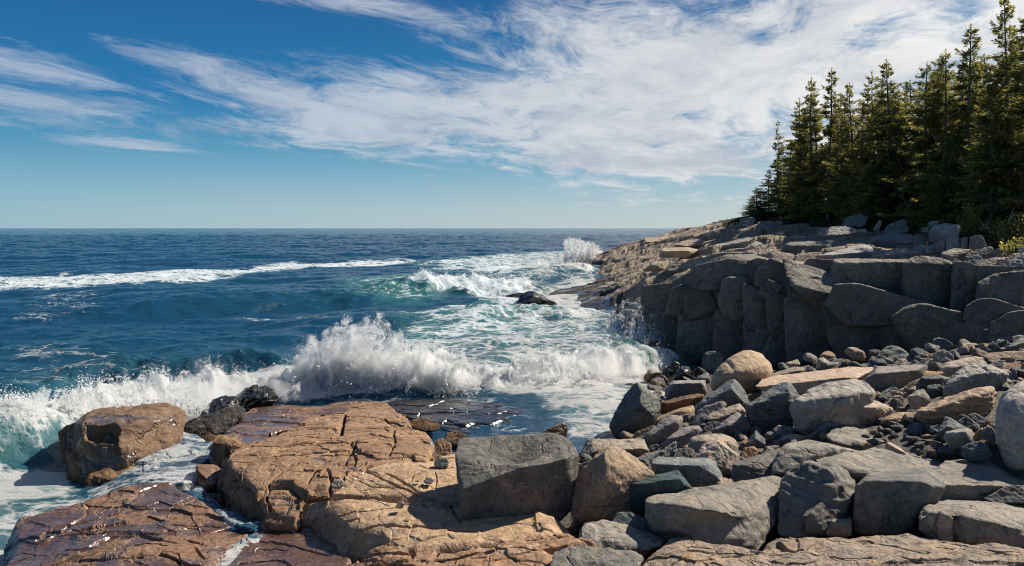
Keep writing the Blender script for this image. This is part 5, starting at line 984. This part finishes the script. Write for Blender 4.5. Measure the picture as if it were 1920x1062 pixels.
def tree(px, pyt, Y, k, label, wid=1., group='spruces along the headland', zrel=None):
    x = (px-960)/FP*Y; zg = float(h_eval(np.array([[x, Y]]))[0])-.1; zt = CZ+(HOR-pyt)/FP*Y; s = (zt-zg)/12.
    o = empty('spruce_tree', (x, Y, zg)); o.rotation_euler.z = (px*.37) % 6.28; o.scale = (s*wid*1.12, s*wid*1.12, s)
    for nm, me in zip(('trunk', 'crown'), KINDS[k]): link(nm, me, (0, 0, 0), o)
    tag(o, label, 'tree', group); trunkx.append((x, Y, zg, label)); return o
def TX(zx, zy): return 1380+zx/2.413, zy/2.413
def Yt(px): a = (px-1440)/(1900-1440); return 1/((1-a)/80+a/36.5)
front = [((192, 543), 4, 'slim open spruce standing alone at the left end of the wood', .85), ((300, 450), 0, 'spruce just right of the slim open one with a leaning top', 1.), ((346, 357), 1, 'tall dark spruce third from the left end', 1.), ((418, 314), 2, 'bare tipped spruce with wide gaps near its top', 1.),
         ((478, 425), 4, 'short thin spruce between two taller ones left of the middle', .9), ((538, 380), 3, 'yellowish spruce with layered boughs left of the middle', .95), ((628, 332), 0, 'flat topped spruce left of the double crowned pair', 1.), ((694, 277), 2, 'high narrow spruce in the middle of the wood', 1.15), ((655, 470), 3, 'broad low green spruce in front of the middle', 1.),
         ((745, 400), 5, 'spruce with a thinning crown right of the middle', .9), ((790, 420), 6, 'pale lit spruce in the gap right of the middle', .9), ((848, 288), 1, 'bushy spruce left of the three pointed tops', 1.0), ((888, 256), 0, 'first of three pointed spruce tops close together', .95), ((936, 228), 1, 'third of three pointed spruce tops close together', .95),
         ((1034, 118), 2, 'very tall spruce with a ragged open top right of centre', 1.05), ((1120, 240), 6, 'hazy yellow lit spruce behind the two tallest', 1.), ((1165, 300), 5, 'spruce with a visible grey trunk before the tallest one', .9), ((1238, -4), 3, 'tallest spruce at the right with a dense pointed crown', .80), ((1300, 60), 1, 'dark spruce cut by the right edge of the picture', 1.), ((560, 560), 6, 'small green spruce under the layered one', 1.1), ((960, 470), 3, 'low dark spruce below the three pointed tops', 1.05), ((1090, 520), 6, 'low sunlit spruce before the trunk of the very tall one', 1.)]
for (z_, k, lab, wd) in front:
    px, py = TX(*z_); low = z_[1] > 440 and z_[0] > 500
    tree(px, py, Yt(px)*(.97 if low else 1.0)+(3.5 if 'hazy' in lab or 'pale lit' in lab else 0)-(1.5 if 'visible grey' in lab else 0), k, lab, wd)
tree(1380+95/2.413, 850/2.413, 82, 3, 'small bushy spruce leaning out at the left foot of the wood', 2.2)
tree(1380+62/2.413, 892/2.413, 84, 3, 'lowest little spruce at the far left of the wood', 2.6)
tree(1441, 318, 80, 1, 'half grown spruce crowding the slim open one from the left', 1.5)
tree(1476, 262, 79, 3, 'half grown spruce filling the gap beside the slim open one', 1.25)
tree(1425, 352, 81, 1, 'stunted spruce between the small bushy one and the half grown one', 1.9)
rs = np.random.RandomState(3)
behind = [(1462, 250), (1508, 190), (1535, 170), (1570, 200), (1592, 185), (1625, 175), (1650, 150), (1685, 165), (1715, 150), (1735, 125), (1770, 110), (1800, 105), (1832, 90), (1868, 95), (1900, 60), (1940, 40), (1980, 60)]
for i, (px, py) in enumerate(behind):
    best = min(trunkx[:22], key=lambda q: abs(960+FP*q[0]/q[1]-px)); Y = Yt(px)+rs.uniform(5, 9)
    lab = 'shaded spruce behind the '+' '.join(best[3].split()[:8])
    if lab in LABELS: lab = 'second '+lab
    if lab in LABELS: lab = lab.replace('second', 'third')
    tree(px, py+rs.uniform(0, 26), Y, [0, 1, 3, 5, 6][i % 5], lab, rs.uniform(.95, 1.2))
for i, px in enumerate((1500, 1560, 1610, 1665, 1720, 1775, 1825, 1880, 1925)):
    best = min(trunkx[:22], key=lambda q: abs(960+FP*q[0]/q[1]-px)); Y = Yt(px)+rs.uniform(12, 16)
    lab = 'deep shaded spruce far behind the '+' '.join(best[3].split()[:8])
    if lab in LABELS: lab = 'further '+lab
    tree(px, 190+rs.uniform(0, 40)-(px-1500)*.25, Y, [1, 3, 0][i % 3], lab, 1.35)
# ---------------------------------------------------------------- bushes, fallen branches
def bush(name, label, px, Y, w, h, d, mat, seed, n=2600, ls=.10, cat='shrub', zoff=0.):
    rs = np.random.RandomState(seed); x = (px-960)/FP*Y; zg = float(h_eval(np.array([[x, Y]]))[0]) if Y > 28.2 else CZ-(500-HOR)/FP*Y
    o = empty(name, (x, Y, zg+zoff)); ns = 26; paths, tips = [], []
    for k in range(ns):
        e = rs.normal(size=3); e[2] = abs(e[2])*.9+.35; e /= np.linalg.norm(e); end = e*np.array([w/2, d/2, h])*rs.uniform(.6, 1.05); s = np.linspace(0, 1, 5)[:, None]
        pts = s*end+np.array([0, 0, 1.])*(.12*h*np.sin(s*np.pi))+rs.normal(size=(5, 3))*.03*h*s; paths.append((pts, .02*(1.15-s[:, 0])*max(h, .5))); tips.append(pts)
    tips = np.array(tips); i = rs.randint(ns, size=n); u = rs.rand(n)**.6*3.99; j = u.astype(int); f = (u-j)[:, None]
    p = tips[i, j]*(1-f)+tips[i, np.minimum(j+1, 4)]*f+rs.normal(size=(n, 3))*np.array([w, d, h])*.075; dd = rs.normal(size=(n, 3)); dd[:, 2] += .3; dd /= np.linalg.norm(dd, axis=1)[:, None]
    ln = rs.uniform(.7, 1.4, n)*ls; V, F = blades(p, dd, ln, ln*.28, rs, .3)
    tv, tf = tubes(paths, 4); link('stem', mesh_from('stem', tv, tf, M['bark']), (0, 0, 0), o); link('foliage', mesh_from('foliage', V, F, M[mat], False, {'tone': np.repeat(rs.rand(n), 4)}), (0, 0, 0), o)
    tag(o, label, cat, 'bushes at the edge of the wood'); return o
bush('shrub', 'bright yellow green bush catching the sun under the tall spruces', 1820, 35.5, 1.5, 2.3, 1.2, 'bright', 1, 1500, .12)
bush('shrub', 'small yellow lit bush under the middle of the wood', 1597, 62, 2.4, 1.1, 1.5, 'bright', 2, 900, .13)
for i, (px, Y, w_, h_, lab, mt) in enumerate([(1440, 79, 5, 1.2, 'low dark bush at the left foot of the wood', 'shrub'), (1490, 73, 5, 1.3, 'dark bush under the third spruce from the left', 'shrub'), (1545, 66, 5, 1.3, 'dark bush under the layered spruce', 'shrub'), (1640, 57, 5, 1.4, 'wide bush under the middle of the wood', 'shrub'),
      (1690, 50, 5, 1.5, 'sprawling juniper bush above the knobby grey block', 'needle'), (1735, 45, 5, 1.6, 'sprawling juniper bush above the upright boulder', 'needle'), (1772, 40, 4, 1.6, 'green mound of juniper left of the bright bush', 'needle'), (1790, 36, 3, .9, 'reddish bush right of the upright boulder', 'shrub'), (1850, 35, 3.5, 1.3, 'tangled bush right of the bright one', 'shrub'),
      (1900, 33, 3, 1.6, 'dark bush at the right edge under the tallest spruce', 'needle'), (1930, 29.5, 2.5, 1.4, 'green bush cut by the right edge above the boulders', 'needle'), (1870, 38, 4, 2.4, 'thicket behind the tangled bush', 'needle'), (1600, 66, 5, 2., 'thicket behind the small yellow lit bush', 'needle'), (1700, 58, 6, 2.6, 'thicket behind the sprawling junipers', 'needle'), (1780, 48, 5, 2.8, 'thicket behind the bright yellow green bush', 'needle')]):
    bush('shrub', lab, px, Y, w_, h_, 2.5, mt, 40+i, 3600 if h_ > 1.2 else 2400, .17 if Y > 45 else .13)
def fallen(px, Y, ang, ln, label, seed, dz=.1):
    rs = np.random.RandomState(seed); x = (px-960)/FP*Y; zg = float(h_eval(np.array([[x, Y]]))[0])+dz; s = np.linspace(0, 1, 9)[:, None]; dr = np.array([math.cos(R(ang)), rs.uniform(-.3, .3), math.sin(R(ang))]); main = s*dr*ln+np.cumsum(rs.normal(size=(9, 3))*.03*ln, 0); paths = [(main, .05*(1.1-s[:, 0]))]
    for k in range(2, 8):
        e = dr+rs.normal(size=3)*.8; s2 = np.linspace(0, 1, 5)[:, None]; paths.append((main[k]+s2*e*ln*rs.uniform(.15, .35)+np.cumsum(rs.normal(size=(5, 3))*.015*ln, 0), .022*(1.1-s2[:, 0])))
    v, f = tubes(paths, 5); o = link('fallen_branch', mesh_from('fallen_branch', v, f, M['deadwood']), (x, Y, zg)); tag(o, label, 'branch', 'dead branches under the spruces')
for a in ((1840, 34, 25, 1.8, 'grey dead branch lying below the bright bush', 1), (1875, 34, 60, 2.0, 'dead grey branch standing up before the tallest spruce', 2), (1895, 33, 140, 1.8, 'forked dead branch near the right edge', 3), (1730, 44, 115, 2.6, 'crooked dead stem above the juniper', 4, .6), (1860, 31.5, 12, 1.6, 'pale driftwood branch on the rocks under the wood', 5)): fallen(*a)
# ---------------------------------------------------------------- spray, froth and the flowing channel
m, t, out = new_mat('spray_drops'); b = t.node('ShaderNodeBsdfPrincipled'); b.inputs['Base Color'].default_value = (.95, .96, .965, 1); b.inputs['Roughness'].default_value = .3
tr = t.node('ShaderNodeBsdfTranslucent'); tr.inputs[0].default_value = (.97, .98, .985, 1); x = t.node('ShaderNodeMixShader'); x.inputs[0].default_value = .68
t.l.new(b.outputs[0], x.inputs[1]); t.l.new(tr.outputs[0], x.inputs[2]); t.l.new(x.outputs[0], out.inputs[0]); M['drop'] = m
_oct = np.array([(1, 0, 0), (0, 1, 0), (-1, 0, 0), (0, -1, 0), (0, 0, 1), (0, 0, -1.)]); _of = np.array([(0, 1, 4), (1, 2, 4), (2, 3, 4), (3, 0, 4), (1, 0, 5), (2, 1, 5), (3, 2, 5), (0, 3, 5)])
def drops(name, c, r, vel=None, label=None, seed=0):
    rs = np.random.RandomState(seed); n = len(c); q = rs.normal(size=(n, 3, 3)); u, _, vt = np.linalg.svd(q); rot = u@vt
    S = (_oct[None]*np.asarray(r)[:, None, None]*rs.uniform(.7, 1.4, (n, 1, 3)))@rot
    if vel is not None:
        vn = vel/(np.linalg.norm(vel, axis=1)[:, None]+1e-9); S = S+vn[:, None]*np.einsum('nij,nj->ni', S, vn)[..., None]*1.1
    V = (c[:, None]+S).reshape(-1, 3); F = (_of[None]+6*np.arange(n)[:, None, None]).reshape(-1, 3)
    o = link(name, mesh_from(name, V, F, M['drop'], True)); tag(o, label, 'spray', None, 'stuff'); return o
def strands(src, v0, T, n, rs, spread=.04, r0=.022, gam=1.):
    """drops strung out along thrown jets: src, v0 (k,3); T flight time shown"""
    k = len(src); i = rs.randint(k, size=n); s = rs.rand(n)**gam*T[i]
    p = src[i]+v0[i]*s[:, None]; p[:, 2] -= 4.9*s*s; fr = s/T[i]
    p += rs.normal(size=(n, 3))*(spread*(.35+1.6*fr))[:, None]
    p += np.column_stack([fbm(p*3.1, 3), fbm(p*3.1+11, 3), fbm(p*3.1+23, 3)])*.10
    vel = v0[i]-np.array([0, 0, 9.8])*s[:, None]; r = r0*rs.lognormal(-.35, .5, n)*(1-.45*fr)
    return p, np.clip(r, .004, r0*2.2), vel
rs = np.random.RandomState(5)
def env(px, pts): return np.interp(px, [p[0] for p in pts], [p[1] for p in pts])
# the main burst against the ledge: height of the throw follows the photographed outline
k = 210; px = np.concatenate([rs.uniform(555, 860, k-70), rs.normal(600, 18, 20), rs.normal(690, 40, 50)]); topy = env(px, [(540, 690), (565, 640), (580, 612), (610, 622), (632, 612), (645, 590), (680, 578), (725, 592), (738, 612), (780, 628), (830, 650), (870, 690)])
Y = 20.6+rs.normal(size=k)*.35; src = np.column_stack([(px-960)/FP*Y, Y, np.full(k, .25)]); ht = np.maximum(CZ-(topy-HOR)/FP*Y-.25, .2)*np.where(rs.rand(k) < .30, rs.uniform(.5, .98, k), rs.uniform(.15, .5, k))
vz = np.sqrt(2*9.8*ht); vx = rs.normal(size=k)*.45+np.where(px < 600, -.35, .1); vy = rs.normal(size=k)*.5; v0 = np.column_stack([vx, vy, vz]); src[:, 0] -= vx*vz/9.8*.8
p, r, vel = strands(src, v0, vz/9.8*rs.uniform(.9, 1.35, k), 200000, rs, .034, .0068)
# dense body low down
n = 50000; pxb = rs.uniform(540, 900, n); tb = env(pxb, [(540, 712), (570, 680), (600, 668), (680, 662), (760, 672), (850, 698), (900, 710)]); Yb = 20.7+rs.normal(size=n)*.4; hb = (CZ-(tb-HOR)/FP*Yb)*rs.rand(n)**.8
pb = np.column_stack([(pxb-960)/FP*Yb, Yb, hb]); nz = fbm(pb*2.3, 4); keep = nz > -.25+.55*(hb/2)**2*0-.0; pb = pb[keep]; pb += rs.normal(size=pb.shape)*.04
drops('sea_spray', np.vstack([p, pb]), np.concatenate([r, .0068*rs.lognormal(-.3, .6, len(pb))]), np.vstack([vel, rs.normal(size=pb.shape)]), 'white burst of spray thrown up where the wave hits the ledge', 1)
# froth along the whole breaker
def froth(line, n, hmax, wid, seed, r0):
    rs = np.random.RandomState(seed); L = np.array(line); u = rs.rand(n)*(len(L)-1); i = u.astype(int); f = (u-i)[:, None]; q = L[i]*(1-f)+L[np.minimum(i+1, len(L)-1)]*f
    xy = q[:, :2]+rs.normal(size=(n, 2))*np.array([.5, 1])*wid; A_, fo, _ = sea_eval(xy); z = A_[:, 2]+np.abs(rs.normal(size=n))**1.5*hmax
    c = np.column_stack([xy+A_[:, :2], z]); nz = fbm(c*2.1+3, 4); kp = (fo > .55) & (nz > -.12)
    return c[kp], (r0*rs.lognormal(-.4, .55, n))[kp]
c1, r1 = froth(CREST['crash'], 220000, .10, .55, 2, .008); drops('sea_spray', c1, r1, None, 'froth and flying drops along the long breaker', 2)
c1, r1 = froth(CREST['break'][3:], 16000, .14, .7, 3, .022); c2, r2 = froth(CREST['far'], 14000, .14, .8, 4, .022)
drops('sea_spray', np.vstack([c1, c2]), np.concatenate([r1, r2]), None, 'froth on the breaking waves beyond the surf rocks', 3)
def burst(name, label, pts_top, pxr, basey, Yc_, dy, k, n, r0, seed, vxs=.6, low=.45, gam=1.):
    rs = np.random.RandomState(seed); px = rs.uniform(*pxr, k); Y = Yc_+rs.normal(size=k)*dy; zb_ = CZ-(basey-HOR)/FP*Y; src = np.column_stack([(px-960)/FP*Y, Y, zb_]); ht = np.maximum(CZ-(env(px, pts_top)-HOR)/FP*Y-zb_, .15)*rs.uniform(low, 1., k)
    vz = np.sqrt(19.6*ht); v0 = np.column_stack([rs.normal(size=k)*vxs, rs.normal(size=k)*vxs, vz]); src[:, 0] -= v0[:, 0]*vz/9.8*.8
    p, r, vel = strands(src, v0, vz/9.8*rs.uniform(.9, 1.3, k), n, rs, r0*2.2, r0, gam); return drops(name, p, r, vel, label, seed)
burst('sea_spray', 'tall plume of spray at the far point of the headland', [(1058, 452), (1070, 444), (1085, 447), (1105, 455), (1120, 462), (1132, 480)], (1060, 1131), 497, 97, 1.6, 150, 30000, .045, 11, .8, .1)
burst('sea_spray', 'spray and drops splashing up the left end of the cliff', [(1130, 610), (1150, 575), (1175, 552), (1200, 560), (1225, 590), (1240, 635)], (1138, 1236), 640, 26.4, .35, 90, 9000, .010, 12, .5, .05)
burst('sea_spray', 'drops thrown over the left rock stack by the breaker', [(0, 770), (60, 735), (200, 705), (330, 700), (420, 690), (520, 672), (560, 660)], (-20, 390), 775, 17.2, .8, 220, 45000, .007, 13, .35, .1)
burst('sea_spray', 'drops flung from the turquoise wave beside the cliff', [(1120, 660), (1180, 630), (1230, 640), (1245, 670)], (1120, 1240), 700, 23.4, .5, 60, 2500, .010, 14, .4, .1)
burst('sea_spray', 'low leaping drops over the wash right of the burst', [(860, 685), (950, 690), (1050, 668), (1130, 668)], (860, 1130), 715, 21.6, .6, 160, 34000, .007, 15, .4, .05)
# channel of foaming water between the stack and the wet slab, and the foam in the cleft
def foam_sheet(name, out, foamv, zoff, seed):
    ob, f = plate(name, None, None, out, [tuple(np.mean(np.array(out), 0))], M['sea'], zb=min(q[2] for q in out)-.25, amp=.035, seed=seed, nr=90, M_=420, rr=.05, lean=-.1, kind='structure')
    me = ob.data; n = len(me.vertices); me.attributes.new('foam', 'FLOAT', 'POINT').data.foreach_set('value', np.full(n, foamv, np.float32)); me.attributes.new('aer', 'FLOAT', 'POINT').data.foreach_set('value', np.full(n, .05, np.float32)); return ob
foam_sheet('water_channel', fx('E', [(940,335,.40),(1010,325,.42),(1090,345,.42),(1180,385,.42),(1170,460,.42),(1100,500,.42),(1080,600,.46),(1010,610,.52),(900,600,.55),(780,610,.48),(650,640,.40),(500,705,.20),(380,745,.02),(360,700,-.02),(480,670,.08),(600,580,.22),(700,500,.30),(800,420,.36)]), .46, 0, 31)
foam_sheet('water_channel', fx('E', [(1000,640,.585),(1060,640,.57),(1100,620,.53),(1180,690,.52),(1260,760,.52),(1400,830,.50),(1500,850,.5),(1420,880,.51),(1320,860,.52),(1180,770,.54),(1080,690,.57)]), .36, 0, 33)
foam_sheet('water_channel', fx('E', [(1060,1085,.56),(1180,1010,.53),(1300,930,.49),(1450,850,.47),(1560,800,.47),(1600,800,.48),(1520,860,.48),(1430,925,.49),(1340,990,.52),(1240,1100,.57)]), .52, 0, 35)

# fine mist hanging in the burst: soft white scattering between the drops
def mist(name, label, pts_top, x0, x1, Yc0, dy, zb_, dens, nscale):
    px = np.linspace(x0, x1, 60); an = np.linspace(0, 2*np.pi, 28, endpoint=False); V = []
    for i, q in enumerate(px):
        e = math.sin(math.pi*i/59)**.45+.02; zt = CZ-(env(q, pts_top)-HOR)/FP*Yc0; c = (zt+zb_)/2
        V.append(np.column_stack([np.full(28, (q-960)/FP*Yc0), Yc0+dy*e*np.cos(an), c+(zt-zb_)/2*e*np.sin(an)]))
    V = np.vstack(V); a = np.arange(59*28).reshape(59, 28); b_ = np.roll(a, -1, 1); F = np.stack([a, a+28, b_+28, b_], -1).reshape(-1, 4)
    m, t, out = new_mat('spray_mist'); pos = t.node('ShaderNodeNewGeometry').outputs['Position']; p2 = t.vmath('MULTIPLY', pos, (1.15, 1, .75))
    nz = t.noise(p2, nscale, 6, .65, .4); sp = t.node('ShaderNodeSeparateXYZ'); t.put(sp.inputs[0], pos); hz = t.ramp(sp.outputs[2], .2, CZ-(min(q[1] for q in pts_top)-HOR)/FP*Yc0, .10, -.08, False)
    v = t.node('ShaderNodeVolumePrincipled'); v.inputs['Color'].default_value = (.992, .994, .996, 1); v.inputs['Anisotropy'].default_value = .25
    t.put(v.inputs['Density'], t.math('MULTIPLY', t.ramp(t.math('ADD', nz, hz), .47, .66), dens)); t.l.new(v.outputs[0], out.inputs['Volume'])
    me = mesh_from(name, V, F, m); bm = bmesh.new(); bm.from_mesh(me); bm.edges.ensure_lookup_table(); bmesh.ops.holes_fill(bm, edges=[e for e in bm.edges if e.is_boundary], sides=0); bmesh.ops.recalc_face_normals(bm, faces=bm.faces[:]); bm.to_mesh(me); bm.free()
    o = link(name, me); tag(o, label, 'spray', None, 'stuff')
mist('sea_mist', 'soft mist in the burst of spray over the ledge', [(530, 700), (570, 628), (610, 628), (640, 612), (680, 600), (725, 612), (770, 640), (830, 668), (900, 700)], 530, 905, 20.7, .75, .05, 3.8, 2.3)
mist('sea_mist', 'thin mist over the long breaker at left', [(60, 760), (150, 728), (300, 705), (420, 700), (540, 690)], 60, 545, 18.6, .7, .05, 2.2, 1.8)
mist('sea_mist', 'soft mist along the breaker in front of the cliff', [(880, 705), (960, 682), (1060, 655), (1140, 650), (1215, 660), (1240, 680)], 880, 1238, 22.2, .7, .05, 2.2, 2.0)
# ---------------------------------------------------------------- small stones in the gaps of the beach
rs = np.random.RandomState(21); made = []
_fm = {}
def small_mesh(k):
    if k not in _fm:
        r2 = np.random.RandomState(500+k); pts = r2.normal(size=(14, 3)); pts /= np.linalg.norm(pts, axis=1)[:, None]; pts *= np.array([1, r2.uniform(.65, .95), r2.uniform(.5, .8)]); _fm[k] = stone(pts, r2.choice([8, 14, 22]), 4, 4, .04, .3, 900+k)
    return _fm[k]
mats = ['grey', 'gtan', 'blue', 'purple', 'brown', 'green', 'pink', 'dark']; cname = dict(grey='grey', gtan='grey tan', blue='slate', purple='speckled', brown='brown', green='greenish', pink='pinkish', dark='dark')
beach = [(1230, 700), (1420, 690), (1600, 670), (1900, 640), (1960, 700), (1960, 830), (1830, 860), (1560, 850), (1440, 900), (1240, 960), (1090, 960), (1070, 860), (1150, 840), (1200, 770)]
boul = [q for q in ROCKS if q[0]['category'] == 'boulder']
base_meshes = {}
tries = 0
while len(made) < 240 and tries < 12000:
    tries += 1
    px, py = rs.uniform(1070, 1960), rs.uniform(650, 965)
    if not inside(np.array([[px, py]]), beach)[0]: continue
    Y = ray_ground(px, py); x = (px-960)/FP*Y; s = rs.uniform(8, 22)*Y/FP*(1.4 if rs.rand() < .25 else 1)
    if any(abs(x-q[0]) < (s+q[2])*.7 and abs(Y-q[1]) < (s+q[2])*.9 for q in made): continue
    bb = [q for q in boul if q[2][2]+4 < px < q[2][3]-4 and q[2][4]+(q[2][5]-q[2][4])*.25 < py < q[2][5]-6]
    if bb: continue
    near = sorted(boul, key=lambda q: (q[3][0]-x)**2+(q[3][1]-Y)**2)[:4]; mt = mats[rs.randint(len(mats))]; lab = None
    size = 'tiny' if s < .09 else ('small' if s < .15 else 'middling')
    for nb in near:
        dx, dyy = x-nb[3][0], Y-nb[3][1]; rel = ('right of' if dx > 0 else 'left of') if abs(dx) > abs(dyy) else ('behind' if dyy > 0 else 'in front of')
        words = nb[1].split(); cand = f"{size} {cname[mt]} stone {rel} the "+' '.join(words[:9])
        if cand not in LABELS: lab = cand; break
    if lab is None or len(lab.split()) > 16: continue
    k = rs.randint(14)
    if (k, mt) not in base_meshes: v, F = small_mesh(k); base_meshes[(k, mt)] = mesh_from('stone', v, F, M[mt])
    z = ground_h(x, Y)+.35*s; o = link('stone', base_meshes[(k, mt)], (x, Y, z)); o.scale = (s,)*3; o.rotation_euler = (rs.uniform(-.4, .4), rs.uniform(-.4, .4), rs.uniform(0, 6.28))
    tag(o, lab, 'stone', 'small stones between the boulders'); made.append((x, Y, s))
for l, q in LABELS.items():
    if len(q) > 1: print('DUP LABEL', l, q)
    if not 4 <= len(l.split()) <= 16: print('LABEL LENGTH', len(l.split()), l)
print('stones', len(made), 'rocks', len(ROCKS))
